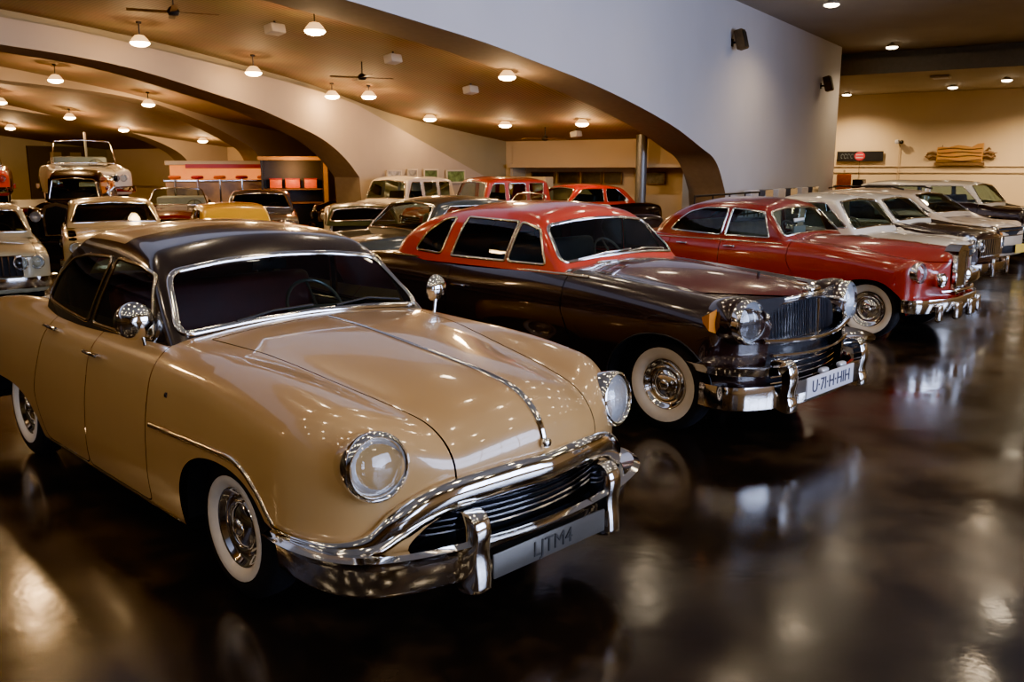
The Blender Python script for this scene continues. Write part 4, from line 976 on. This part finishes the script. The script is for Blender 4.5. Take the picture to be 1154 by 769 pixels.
# ------------------------------------------------------------------ further cars
if BG:
    GR = 'classic cars in the front row'; GB = 'cars parked under the vault'
    white = paint('white_paint', (.82, .74, .58), .3); greygreen = paint('grey_green_paint', (.30, .27, .17), .3); olive = paint('olive_cream_paint', (.42, .31, .14), .3)
    yellow = paint('yellow_paint', (.90, .50, .02), .3); teal = paint('dark_teal_paint', (.03, .04, .035), .3); navy = paint('slate_paint', (.06, .065, .08), .3)
    tan = paint('pale_tan_paint', (.62, .50, .36), .3); grey = paint('warm_grey_paint', (.42, .37, .32), .3); dgreen = paint('dark_green_paint', (.03, .045, .025), .3)
    brown = paint('brown_paint', (.12, .06, .03), .3); scarlet = paint('scarlet_paint', (.55, .03, .015), .3)
    square = bg_car(nose=.9, tail=-4.1, wb=2.85, zn=.88, zh=.93, zb=.97, zd=.95, roof=1.40, wx=(-.75, -1.30), rx=(-3.0, -2.55), k=.09, kf=.07, lamps=2, grille='vert', hl=(.70, .68), frac=.8, crown=.015, R=.32, white=False)
    rounded = bg_car(nose=.85, tail=-4.1, wb=2.8, zn=.92, zh=1.0, zb=1.05, roof=1.52, wx=(-.7, -1.15), rx=(-3.05, -2.5), k=.16, kf=.14, crown=.06, ck=.11, grille='bars')
    conv = bg_car(nose=.9, tail=-4.2, wb=2.9, zn=.90, zh=.96, zb=1.0, zd=.98, roof=1.52, wx=(-.85, -1.2), rx=(-3.0, -2.6), k=.12, open_top=True, seat='seat_white', lamps=2, grille='plain')
    saloon = bg_car(nose=.75, tail=-4.1, wb=2.9, hw=.90, zn=.96, zh=1.02, zb=1.07, zd=1.02, roof=1.50, wx=(-.8, -1.25), rx=(-3.1, -2.6), k=.10, kf=.06, R=.34, lamps=1, lampr=.11, grille='vert', hl=(.68, .76), frac=.6, crown=.01)
    hardtop = bg_car(nose=.85, tail=-3.4, wb=2.5, hw=.92, zn=.95, zh=1.0, zb=1.05, zd=1.0, roof=1.55, wx=(-.38, -.78), rx=(-1.85, -1.75), k=.08, kf=.06, ck=.07, R=.35, lamps=1, grille='plain', hl=(.70, .80), frac=.82, crown=.0, pillars=(-1.25,), tum=.18, bed=True)
    saloon_r = bg_car(nose=.75, tail=-4.1, wb=2.7, hw=.90, zn=.98, zh=1.05, zb=1.08, zd=1.02, roof=1.52, wx=(-.45, -.95), rx=(-2.9, -2.3), k=.10, kf=.06, R=.34, lamps=2, lampr=.11, grille='vert', hl=(.68, .76), frac=.6, crown=.01, pillars=(-1.6,))
    crossover = bg_car(nose=.9, tail=-3.7, wb=2.7, hw=.92, zn=.90, zh=.98, zb=1.04, zd=1.04, roof=1.50, wx=(-.25, -1.0), rx=(-3.55, -3.0), k=.16, kf=.16, ck=.12, R=.34, white=False, grille='plain', hl=(.66, .76), pillars=(-1.5, -2.3), bump='dark', rack=True, tum=.3, plate='plate_yellow')
    suv = bg_car(nose=.9, tail=-3.9, wb=2.8, hw=.95, zn=.98, zh=1.04, zb=1.08, zd=1.08, roof=1.62, wx=(-.3, -.75), rx=(-3.8, -3.5), k=.09, kf=.08, ck=.07, R=.38, white=False, grille='bars', hl=(.70, .82), pillars=(-1.7, -2.6), bump='dark', tum=.2)
    wagon = bg_car(nose=.8, tail=-2.9, wb=2.3, hw=.88, zn=1.05, zh=1.12, zb=1.18, zd=1.1, roof=1.72, wx=(-.65, -.85), rx=(-2.55, -2.45), k=.10, ck=.06, R=.36, grille='bars', hl=(.66, .82), pillars=(-1.3, -1.85), tum=.18, bed=True)
    low = bg_car(nose=.85, tail=-3.0, wb=2.3, hw=.78, zn=.80, zh=.86, zb=.94, zd=.92, roof=1.27, wx=(-.6, -.95), rx=(-2.5, -2.2), k=.10, R=.30, grille='bars', hl=(.5, .62), white=False, pillars=(-1.4,), tum=.25, norw=True)
    tallconv = bg_car(nose=.9, tail=-4.2, wb=2.9, hw=1.0, zn=.92, zh=1.0, zb=1.06, zd=1.0, roof=1.78, wx=(-.85, -1.1), rx=(-3.0, -2.6), k=.12, open_top=True, seat='seat_white', lamps=2, grille='plain', tum=.12)
    vint = vintage_car()
    def put(kt, nm, lab, loc, deg, body, roof=None, grp=GB, **kw):
        return kt.place(nm, lab, 'car', loc, deg, dict(paint=body, roof=roof or body, **kw), grp)
    # front row beyond the red limousine
    put(hardtop, 'white_pickup', 'white pickup with tan seats directly beyond the dark red limousine', fl(-5.2, 13.45), -45, white, white, GR, seat_dark=M['seat_tan'])
    o = put(saloon_r, 'black_saloon', 'black saloon with chrome front and amber lamps beyond the white pickup', fl(-5.3, 15.45), -45, black, white, GR)
    for sg in (-1, 1):
        m = MB(); m.rbox((.56, sg*.86, .82), (.12, .09, .15), .025, 2); m.build('turn_lamp', M['amber'], o)
        m = MB(); m.rbox((.88, sg*.35, .42), (.05, .09, .28), .022, 2); m.build('bumper_guard', M['chrome'], o)
    put(crossover, 'pale_crossover', 'pale tan crossover with dark roof rails and yellow front plate', (9.3, 18.1, 0), -52, tan, tan, GR)
    put(suv, 'black_suv', 'black off-roader with pale roof at the right edge behind the crossover', (12.3, 22.0, 0), -48, black, white, GR)
    # under the vault
    put(square, 'grey_green_sedan', 'grey green sedan with upright grille bars at the left edge', (-7.6, 12.5, 0), -58, greygreen)
    put(square, 'cream_coupe', 'olive cream sedan right behind the cream sedan roof', (-6.8, 15.3, 0), -63, olive)
    put(low, 'yellow_coupe', 'small bright yellow coupe seen from behind beside the olive cream sedan', (-6.2, 18.9, 0), 115, yellow, yellow)
    put(vint, 'vintage_black_car', 'tall black vintage car with chrome radiator behind the olive cream sedan', (-10.0, 19.7, 0), -78, black, black)
    put(conv, 'maroon_convertible', 'maroon open car with pale windshield frame beside the vintage car', (-8.3, 21.9, 0), -75, maroon)
    put(rounded, 'teal_sedan', 'dark teal sedan facing left just behind the two front cars', (-2.3, 12.45, 0), -140, teal, teal)
    put(wagon, 'white_wagon', 'white four window wagon facing left before the pale arch face', (-3.6, 21.6, 0), -130, white, white)
    put(wagon, 'scarlet_wagon', 'scarlet wagon behind the white wagon before the arch foot pictures', (-1.6, 20.2, 0), -150, scarlet, scarlet)
    put(square, 'slate_sedan', 'slate grey sedan half hidden behind the cream sedan roof', (-6.0, 21.2, 0), -75, navy, navy)
    put(low, 'dark_green_coupe', 'low dark green coupe between the yellow coupe and the white wagon', (-2.7, 16.2, 0), -78, dgreen, dgreen)
    put(rounded, 'black_sedan', 'black sedan left of the white wagon near the arch foot', (-4.6, 25.0, 0), -105, black, black)
    put(conv, 'black_convertible', 'black open car with pale seats behind the black limousine roof', (-.6, 17.6, 0), -150, black)
    put(rounded, 'red_roof_sedan', 'dark sedan with red roof farthest behind the black limousine roof', (.4, 23.3, 0), -150, black, roofred)
    # raised platform with two show cars
    put(tallconv, 'white_convertible', 'white convertible with tall windshield on the raised platform', (-11.4, 24.2, 1.0), -58, white)
    put(conv, 'red_convertible', 'red convertible on the raised platform at the left edge', (-13.9, 23.0, 1.0), -62, scarlet)
# ------------------------------------------------------------------ ceiling lamps
GV = 'warm pendant lamps under the vault'; GH = 'white lamps on the hall ceiling'
_vz = spl([(22, 2.55), (24, 2.78), (26, 2.98), (28.4, 3.24), (30.3, 3.5), (32.1, 3.86), (34.5, 4.2), (36.4, 4.42), (38.3, 4.58), (40, 4.68), (46, 4.95), (56, 5.1), (70, 5.)])
VL = [(38.02, 5.86, 4.2, 'warm pendant lamp hanging just before the second arch, upper left'), (37.47, 1.94, 4.15, 'warm pendant lamp on brown vault beside small white box, top of picture'),
      (35.21, 6.15, 3.93, 'warm pendant lamp against the plain top edge of the second arch'), (32.56, 6.54, 3.64, 'left one of two close warm lamps at the second arch'),
      (32.2, 5.7, 3.62, 'right one of two close warm lamps at the second arch'), (29.28, 6.24, 3.25, 'warm pendant lamp low over the pale arch face beyond white pickup'),
      (33.27, 1.02, 3.72, 'warm pendant lamp tucked under the big white arch edge'), (27.96, 4.71, 3.1, 'warm pendant lamp left of the ceiling fan over the side bay'),
      (27.87, 2.38, 3.08, 'warm pendant lamp right of the ceiling fan over the side bay'), (36.14, 12.09, 4.02, 'warm lamp seen through second arch, upper left of its row'),
      (33.02, 13.1, 3.68, 'warm lamp seen through second arch, close before the third arch'), (31.94, 18.9, 3.56, 'small warm lamp between third and fourth arches, left of centre'),
      (29.49, 19.82, 3.28, 'small warm lamp above the white convertible between far arches'), (30.76, 24.96, 3.42, 'farthest small warm lamp at the left edge beyond all arches'),
      (34.46, 18.1, 3.85, 'small warm lamp at the left edge before the fourth arch'), (26.92, 18.93, 2.95, 'faint warm lamp near the far dark doorway')]
for i, (t, b, z, lab) in enumerate(VL):
    lamp(t, b, z, float(_vz(t)), True, PW*(1.5 if b < 3 else 1. if b < 8 else 2.4), lab, GV)
for t in (42, 47, 53): lamp(t, 3.6, 4.5, float(_vz(t)), True, PW*1.5, 'warm pendant lamp hanging left of the picture under the vault', GV)
for (t, b, z, zc, lab) in [(22.5, -2.24, 6.3, HZ, 'white ceiling lamp nearest, at the top edge of the picture'), (12.53, -1.82, 6.3, HZ, 'white ceiling lamp in the middle of the hall ceiling row'), (3.64, -2.68, 5.48, LZ, 'white ceiling lamp farthest along the hall by the end wall')]:
    lamp(t, b, z, zc, False, PH*(1. if t > 10 else 2.2), lab, GH, .2)
for (t, b) in ((2.6, -6), (2.6, -10), (6, -5), (6, -12), (2.2, 2.2)):  # extra lamps added to brighten the end wall
    lamp(t, b, 5.48, LZ, False, PH*3.6, 'added white ceiling lamp that brightens the end wall', GH, .2)
for t in (13, 20, 27):
    for b in (-7.5, -12.5): lamp(t, b, 6.33, HZ, False, PH*.8, 'white ceiling lamp outside the picture over the hall aisle', GH, .2)
for t in np.arange(30, 56, 3.1):
    for b in (-2.2, -5.2, -8.1, -11, -13.8):
        lamp(t, b, 6.33, HZ, False, PH*.13, 'white ceiling lamp outside the picture over the hall aisle', GH, .16)
# ------------------------------------------------------------------ fittings and props
def wallM(t, b, z): return Matrix.Translation(WP(t, b, z)) @ Matrix.Rotation(YAW_T, 4, 'Z')   # local +X along t, +Y into the hall (-b)
WOOD = plank_mat('carved_wood', (.75, .36, .06), (.30, .12, .02), 9.); WOOD_D = mat('dark_carved_wood', (.16, .08, .025), rough=.5, noise=.3, nscale=14)
SIGNB = mat('sign_black', (.012, .014, .02), rough=.4, noise=.1); SIGNR = mat('sign_red', (.55, .03, .05), rough=.4); SIGNG = mat('sign_grey', (.12, .14, .16), rough=.5)
ORG = mat('orange_panel', (.95, .16, .01), rough=.4, noise=.1); DSKIN = mat('wall_speaker_fabric', (.12, .075, .03), rough=.7, noise=.3)
for (t, z, lab, r) in ((23.84, 5.33, 'brown wall loudspeaker high on the white wall, nearer one', .3), (14.85, 4.85, 'brown wall loudspeaker high on the white wall, farther one', .3)):
    e = empty('wall_speaker', WP(t, 0, z), YAW_T, lab, 'loudspeaker', 'brown loudspeakers on the white wall')
    m = MB(); m.rbox((0, .26, 0), (.34, .24, .52), .03, 2, Matrix.Rotation(.25, 4, 'X')); m.build('cabinet', DSKIN, e)
    m = MB(); m.tube([(0, 0, 0), (0, .2, 0)], .03, 8); m.box((0, .01, 0), (.14, .02, .2)); m.build('bracket', BLK, e)
    m = MB(); m.rbox((0, .39, -.02), (.28, .012, .44), .01, 1, Matrix.Rotation(.25, 4, 'X')); m.build('speaker_cloth', BLK, e)
# black sign with a red emblem on the far end wall
def endM(b, z): return Matrix.Translation(WP(.04, b, z)) @ Matrix.Rotation(math.atan2(BD[1], BD[0])+PI, 4, 'Z')
yb = math.atan2(BD[1], BD[0])
e = empty('hanging_sign', WP(.12, 1.85, 2.56), yb+PI, 'black banner sign with red emblem on the far cream wall', 'sign')
m = MB(); m.rbox((0, 0, 0), (2.25, .06, .50), .01, 1); m.build('board', SIGNB, e)
m = MB(); m.lathe([(.001, .05), (.20, .05), (.22, .03)], 24, Matrix.Rotation(-PI/2, 4, 'Z') @ Matrix.Diagonal((1, 1.2, 1, 1))); m.build('emblem', SIGNR, e)
m = MB()
for z, w in ((.07, .34), (-.07, .34)): m.box((0, -.055, z), (w, .012, .035))
m.build('emblem_bar', M['plate'], e)
m = MB()
for i, x in enumerate((-.86, -.70, -.54, -.38)): m.tube([(x+.06*math.cos(a), -.036, .11*math.sin(a)) for a in np.linspace(.5, 5.6 if i % 2 else 4.6, 9)], .016, 4)
m.build('worn_lettering', SIGNG, e)
m = MB(); m.tube([(.0, 0, -.25), (.0, 0, -1.6)], .012, 5); m.build('cord', BLK, e)
# carved wooden sign
e = empty('carved_wooden_sign', WP(.14, -2.75, 2.56), yb+PI, 'carved golden brown wooden sign with scrolled ends on the end wall', 'sign')
top = [(-1.0, -.28), (-1.0, .40), (-.8, .42), (-.5, .40), (-.1, .50), (.2, .46), (.5, .40), (.75, .55), (1.0, .58), (1.0, -.28)]
m = MB(); m.prism(top, -.06, .06, 'y'); m.build('board', WOOD, e)
m = MB()
for z in (-.22, -.02, .16, .33): m.tube([(x, -.07, z+.03*math.sin(x*4+z*9)) for x in np.linspace(-.95, .95, 14)], .028, 6)
m.build('carved_moulding', WOOD_D, e)
for sg in (-1, 1):
    m = MB(); m.tube([(sg*1.0, 0, .1), (sg*1.2, 0, .16), (sg*1.42, 0, .10), (sg*1.5, 0, -.02), (sg*1.36, 0, -.10), (sg*1.2, 0, -.02), (sg*1.0, 0, -.05)], .07, 8)
    if sg > 0: m.tube([(1.1, 0, .2), (1.25, 0, .36), (1.3, 0, .26)], .05, 8); m.tube([(1.3, 0, .05), (1.6, 0, .13)], .05, 8, scale=[1, .3])
    m.build('scroll', WOOD_D, e)
m = MB(); m.box((0, 0, -.40), (2.2, .08, .14)); m.build('base_rail', WOOD_D, e)
for x in (-.8, .8):
    m = MB(); m.tube([(x, .06, .4), (x, .13, .5)], .015, 6); m.build('hook', BLK, e)
# camera on the end wall with its conduit
e = empty('security_camera', WP(.05, 0, 3.25), yb+PI, 'small white security camera on the end wall beside black sign', 'camera')
m = MB(); m.rbox((-.08, -.22, 0), (.18, .34, .2), .04, 3); m.build('housing', M['plate'], e)
m = MB(); m.lathe([(.001, .06), (.07, .04), (.1, 0), (.1, -.04)], 16, Matrix.Translation((.12, -.28, -.02)) @ Matrix.Rotation(-PI/2, 4, 'Z')); m.build('dome', BLK, e)
m = MB(); m.tube([(0, 0, 0), (0, -.2, 0)], .03, 6); m.build('bracket', ALU, e)
m = MB(); m.tube([(0, -.02, 0), (0, -.02, -2.9)], .02, 6); m.build('conduit', W_CREAM, e)
# service counter with red box in the recess
e = empty('service_counter', WP(11.2, -.75, 0), YAW_T, 'grey service counter against the far end of white wall', 'counter')
m = MB(); m.rbox((0, .3, .55), (3.4, .7, 1.1), .02, 1); m.build('cabinet', mat('counter_grey', (.24, .23, .22), rough=.5, noise=.1), e)
m = MB(); m.rbox((0, .3, 1.13), (3.6, .8, .06), .02, 1); m.build('countertop', ALU, e)
e = empty('red_display_box', WP(12.7, -.5, 1.16), YAW_T+.3, 'orange red box with black lid flap on the grey counter', 'box')
m = MB(); m.rbox((0, 0, .30), (.62, .5, .56), .04, 2); m.build('body', ORG, e)
m = MB(); m.add([(-.32, -.2, .55), (-.62, -.1, .50), (-.36, .0, .1), (-.32, .25, .55), (-.60, .2, .50), (-.36, .2, .1)], [(0, 1, 2), (3, 5, 4), (0, 3, 4, 1), (1, 4, 5, 2), (0, 2, 5, 3)]); m.build('flap', BLK, e)
m = MB(); m.tube([(-.28, 0, .6), (-.28, 0, .72), (.28, 0, .72), (.28, 0, .6)], .015, 6); m.build('handle', ALU, e)
e = empty('dark_cabinet', WP(10.0, -.45, 1.16), YAW_T, 'small dark cabinet on the grey counter', 'cabinet')
m = MB(); m.rbox((0, 0, .18), (.6, .4, .36), .02, 1); m.build('body', BLK, e); m = MB(); m.rbox((0, .21, .18), (.45, .02, .2), .005, 1); m.build('front_panel', mat('panel_violet', (.06, .04, .10), rough=.3), e)
e = empty('wooden_crate', WP(3.2, 1.6, 0), YAW_T, 'tan wooden crate by the far cream wall beyond dark cabinet', 'crate')
m = MB(); m.rbox((0, 0, .55), (1.7, .8, 1.1), .02, 1); m.build('box', mat('crate_tan', (.34, .23, .15), rough=.7, noise=.15), e)
m = MB(); m.box((0, 0, 1.13), (1.8, .9, .06)); m.build('lid', WOOD_D, e)
# row of small boxes along the foot of the white wall
for i in range(6):
    t = 22.6-i*1.25; e = empty('display_stand', WP(t, -.35, 0), YAW_T, 'low %s display stand along the white wall foot, %s' % (('pale', 'dark')[i % 2], ('nearest the arch', 'second from the arch', 'third from the arch', 'fourth from the arch', 'fifth from the arch', 'farthest from the arch')[i]), 'display stand', 'display stands along the white wall')
    m = MB(); m.rbox((0, 0, 1.12), (.75, .22, .42), .02, 1); m.build('panel', (M['plate'], navy if BG else BLK)[i % 2], e)
    for sg in (-1, 1):
        m = MB(); m.tube([(sg*.3, 0, 0), (sg*.3, 0, .95)], .02, 6); m.build('leg', ALU, e)
# ceiling boxes and fans
def vzt(t): return float(_vz(t))
for (t, b, lab) in ((37.04, 3.37, 'white ceiling loudspeaker left of the brightest top lamp'), (34.49, 2.9, 'white ceiling loudspeaker in the middle of the brown vault'), (31.81, 3.0, 'white ceiling loudspeaker right of middle on the brown vault'), (26.4, 3.4, 'white ceiling loudspeaker by the fan over the side bay')):
    e = empty('ceiling_speaker', WP(t, b, vzt(t)-.14), YAW_T, lab, 'loudspeaker', 'white loudspeakers on the vault')
    m = MB(); m.rbox((0, 0, 0), (.32, .22, .16), .025, 2, Matrix.Rotation(.2, 4, 'X')); m.build('cabinet', GREYBOX, e)
    m = MB(); m.tube([(0, 0, .06), (0, 0, .16)], .02, 6); m.build('bracket', BLK, e)
for (t, b, lab) in ((34.0, 4.2, 'dark ceiling fan in the middle of the brown vault'), (26.9, 4.1, 'dark ceiling fan between two lamps over the side bay'), (39.2, 3.2, 'dark ceiling fan at the top left edge of the vault')):
    e = empty('ceiling_fan', WP(t, b, vzt(t)-.32), .4, lab, 'fan', 'ceiling fans under the vault')
    m = MB(); m.lathe([(.001, -.06), (.07, -.05), (.10, 0), (.07, .06), (.02, .09)], 20, Matrix.Rotation(-PI/2, 4, 'Y')); m.tube([(0, 0, .06), (0, 0, .32)], .014, 6); m.build('motor', BLK, e)
    for q in range(4):
        m = MB(); m.rbox((.38, 0, 0), (.58, .11, .008), .003, 1, Matrix.Rotation(q*PI/2, 4, 'Z') @ Matrix.Rotation(.2, 4, 'X')); m.build('blade', WOOD_D, e)
for (t, b, lab) in ((8.2, -2.87, 'flat white vent box beside the farthest hall lamp'),):
    e = empty('ceiling_vent', WP(t, b, LZ-.06), YAW_T, lab, 'vent'); m = MB(); m.rbox((0, 0, 0), (.7, .7, .1), .02, 1); m.build('frame', GREYBOX, e); m = MB(); m.box((0, 0, -.055), (.55, .55, .01)); m.build('grille', W_WHITE, e)
# framed pictures
PICS = [(30.0, 6.93, 1.72, .55, .34, (.45, .42, .36), 'pale framed picture on the arch foot, leftmost'), (29.25, 6.93, 1.74, .40, .36, (.30, .27, .22), 'grey framed picture on the arch foot, second from left'), (28.45, 6.93, 1.74, .60, .36, (.06, .10, .035), 'dark green framed picture on the arch foot'), (27.3, 6.93, 1.72, .85, .34, (.10, .16, .05), 'wide green framed picture on the arch foot, rightmost'), ]
for t, b, z, w, h_, c, lab in PICS:
    e = empty('framed_picture', WP(t, b, z), YAW_T, lab, 'picture', 'pictures on the arch foot')
    m = MB(); m.box((0, 0, 0), (w, .02, h_)); m.build('print', mat('picture_print', c, rough=.5, noise=.7, nscale=7), e)
    m = MB()
    for sg in (-1, 1): m.box((sg*w/2, .012, 0), (.04, .04, h_+.04)); m.box((0, .012, sg*h_/2), (w, .04, .04))
    m.build('frame', mat('picture_frame', (.5, .42, .3), rough=.5), e)
for i, (b, w, lab) in enumerate(((6.3, .85, 'dark framed panel in the side recess, leftmost'), (5.35, .75, 'dark framed panel in the side recess, second'), (4.5, .7, 'dark framed panel in the side recess, third'), (3.75, .6, 'dark framed panel in the side recess, fourth'), (2.45, .85, 'plain dark panel in the side recess beside the column'))):
    e = empty('recess_panel', WP(23.47, b, 1.66), yb+PI, lab, 'panel', 'dark panels in the side recess')
    m = MB(); m.box((0, 0, 0), (w, .03, .34)); m.build('print', mat('recess_print', (.03, .024, .015) if i < 4 else (.07, .065, .05), rough=.4, noise=.9, nscale=5), e)
    m = MB()
    for sg in (-1, 1): m.box((sg*w/2, -.02, 0), (.03, .04, .37)); m.box((0, -.02, sg*.17), (w, .04, .03))
    m.build('frame', WOOD_D, e)
# orange cabinets near the recess
for t, b, lab, c in ((24.9, 8.3, 'orange lit cabinet left of the side recess', (.75, .33, .05)), (24.75, 7.2, 'cream lit cabinet left of the side recess', (.75, .58, .30))):
    e = empty('wall_cabinet', WP(t, b-1.4, 0), yb+PI, lab, 'cabinet'); m = MB(); m.rbox((0, 0, .85), (1.05, .5, 1.7), .02, 1); m.build('body', mat('cabinet_paint', c, rough=.5, noise=.1), e)
    m = MB(); m.box((.15, -.26, 1.55), (.12, .02, .14)); m.build('handle', WOOD_D, e)
# guard rail by the column
e = empty('guard_rail', WP(23.3, -.6, 0), YAW_T, 'dark metal guard rail at the foot of the arch', 'railing')
for z in (1.28, .7):
    m = MB(); m.tube([(-.6, 0, z), (4.2, 0, z)], .025, 8); m.build('rail', BLK, e)
for x in (-.6, .6, 1.8, 3.0, 4.2):
    m = MB(); m.tube([(x, 0, 0), (x, 0, 1.28)], .022, 8); m.build('post', BLK, e)
# raised platform, bar counter and kiosk under the vault
e = empty('raised_platform', WP(37.6, 16.2, 0), YAW_T, 'dark raised platform under the far left arches carrying show cars', 'platform')
m = MB(); m.rbox((0, 0, .5), (9.4, 5.6, 1.0), .03, 1); m.build('deck', mat('platform_dark', (.05, .035, .02), rough=.5, noise=.2), e)
m = MB(); m.box((0, 2.83, .92), (9.4, .04, .08)); m.build('edge_trim', M['gold_chrome'], e)
GLOW = mat('lit_bar_panel', (.8, .35, .10), emit=(1., .27, .04), estr=.9, noise=.1)
e = empty('bar_counter', (-9.2, 28.2, 0), math.radians(18), 'brightly lit orange bar counter under red canopy beyond the cars', 'counter')
m = MB(); m.rbox((0, .9, 1.5), (3.0, .08, 1.2), .01, 1); m.build('back_panel', GLOW, e)
m = MB(); m.rbox((0, .1, 1.1), (3.2, .5, .9), .03, 1); m.build('counter_front', mat('bar_front', (.55, .34, .16), rough=.35, noise=.1), e)
m = MB(); m.rbox((0, .1, 1.58), (3.3, .6, .05), .015, 1); m.build('countertop', M['chrome'], e)
m = MB(); m.rbox((0, .55, 2.12), (3.2, .8, .14), .02, 1); m.build('canopy', mat('canopy_cream', (.72, .60, .40), rough=.5), e)
m = MB(); m.rbox((.2, .13, 2.02), (2.4, .04, .13), .01, 1); m.build('valance', SIGNR, e)
m = MB(); m.rbox((0, .1, .33), (3.2, .7, .66), .02, 1); m.build('plinth', BLK, e)
for i, (x, lab) in enumerate(((-1.3, 'leftmost'), (-.65, 'second from left'), (0., 'middle'), (.65, 'second from right'), (1.3, 'rightmost'))):
    c = e.matrix_basis @ Vector((x, -.6, 0)); s = empty('bar_stool', (c.x, c.y, 0), 0, 'round red bar stool at the lit counter, %s' % lab, 'stool', 'red bar stools at the lit counter')
    m = MB(); m.lathe([(.001, 1.74), (.16, 1.73), (.19, 1.69), (.17, 1.64), (.02, 1.62)], 20, Matrix.Rotation(-PI/2, 4, 'Y')); m.build('seat', SIGNR if i % 2 else ORG, s)
    m = MB(); m.tube([(0, 0, .02), (0, 0, 1.64)], .03, 8); m.lathe([(.2, 0), (.18, .03), (.03, .05)], 20, Matrix.Rotation(-PI/2, 4, 'Y')); m.build('stem', M['chrome'], s)
e = empty('display_kiosk', (-6.45, 26.4, 0), math.radians(14), 'dark open kiosk with golden frame right of the lit bar', 'kiosk')
m = MB(); m.box((0, .5, 1.1), (1.75, .06, 2.2)); m.box((-.87, .1, 1.1), (.06, .8, 2.2)); m.box((.87, .1, 1.1), (.06, .8, 2.2)); m.build('panel', mat('kiosk_dark', (.015, .02, .022), rough=.4, noise=.2), e)
m = MB(); m.box((0, .05, 2.24), (1.95, .95, .10)); m.box((.93, -.3, 1.1), (.12, .1, 2.2)); m.build('golden_frame', mat('kiosk_gold', (.45, .27, .07), rough=.5, noise=.1), e)
for z in (.95, 1.35):
    m = MB(); m.box((0, .15, z), (1.7, .6, .04)); m.build('shelf', WOOD_D, e)
for i, (x, w, lab) in enumerate(((-.5, .35, 'red box on the kiosk shelf, left'), (-.02, .42, 'red box on the kiosk shelf, middle'), (.5, .36, 'red box on the kiosk shelf, right'))):
    c = e.matrix_basis @ Vector((x, .1, 1.375)); s = empty('red_box', c, e.rotation_euler.z, lab, 'box', 'red boxes on the kiosk shelf')
    m = MB(); m.rbox((0, 0, .13), (w, .3, .26), .02, 2); m.build('carton', ORG, s); m = MB(); m.rbox((0, 0, .275), (w+.02, .32, .03), .008, 1); m.build('lid', SIGNR, s)
L = bpy.data.lights.new('kiosk_light', 'POINT'); L.energy = 70; L.color = (1, .45, .15); L.shadow_soft_size = .1; o = bpy.data.objects.new('kiosk_light', L); COL.objects.link(o); o.location = (-6.2, 25.4, 1.9)
# far wall door and yellow pillar
m = MB(); m.box((0, 0, 1.45), (2.6, .1, 2.9)); d = m.build('door_1', mat('far_door', (.06, .045, .025), rough=.5), None, WP(26.6, 29.4, 0), YAW_T); d['kind'] = 'structure'
for x in (-.8, .1):
    m = MB(); m.box((x, .07, 1.5), (.5, .03, 2.3)); q = m.build('door_pane', mat('far_pane', (.35, .24, .10), rough=.3), d)
m = MB(); m.lathe([(.22, 0), (.22, 3.4)], 16, Matrix.Translation(WP(34.3, 22.5, 0)) @ Matrix.Rotation(-PI/2, 4, 'Y')); struct('trim_4', m.mesh(), mat('pillar_yellow', (.65, .38, .06), rough=.5))
m = MB(); m.tube([(0, 0, 0), (0, 0, 3.1)], .04, 8); e = m.build('flag_pole', M['whitewall'], None, (-13.8, 29.2, 0)); tag(e, 'slim pale pole behind the platform convertible windshield', 'pole')
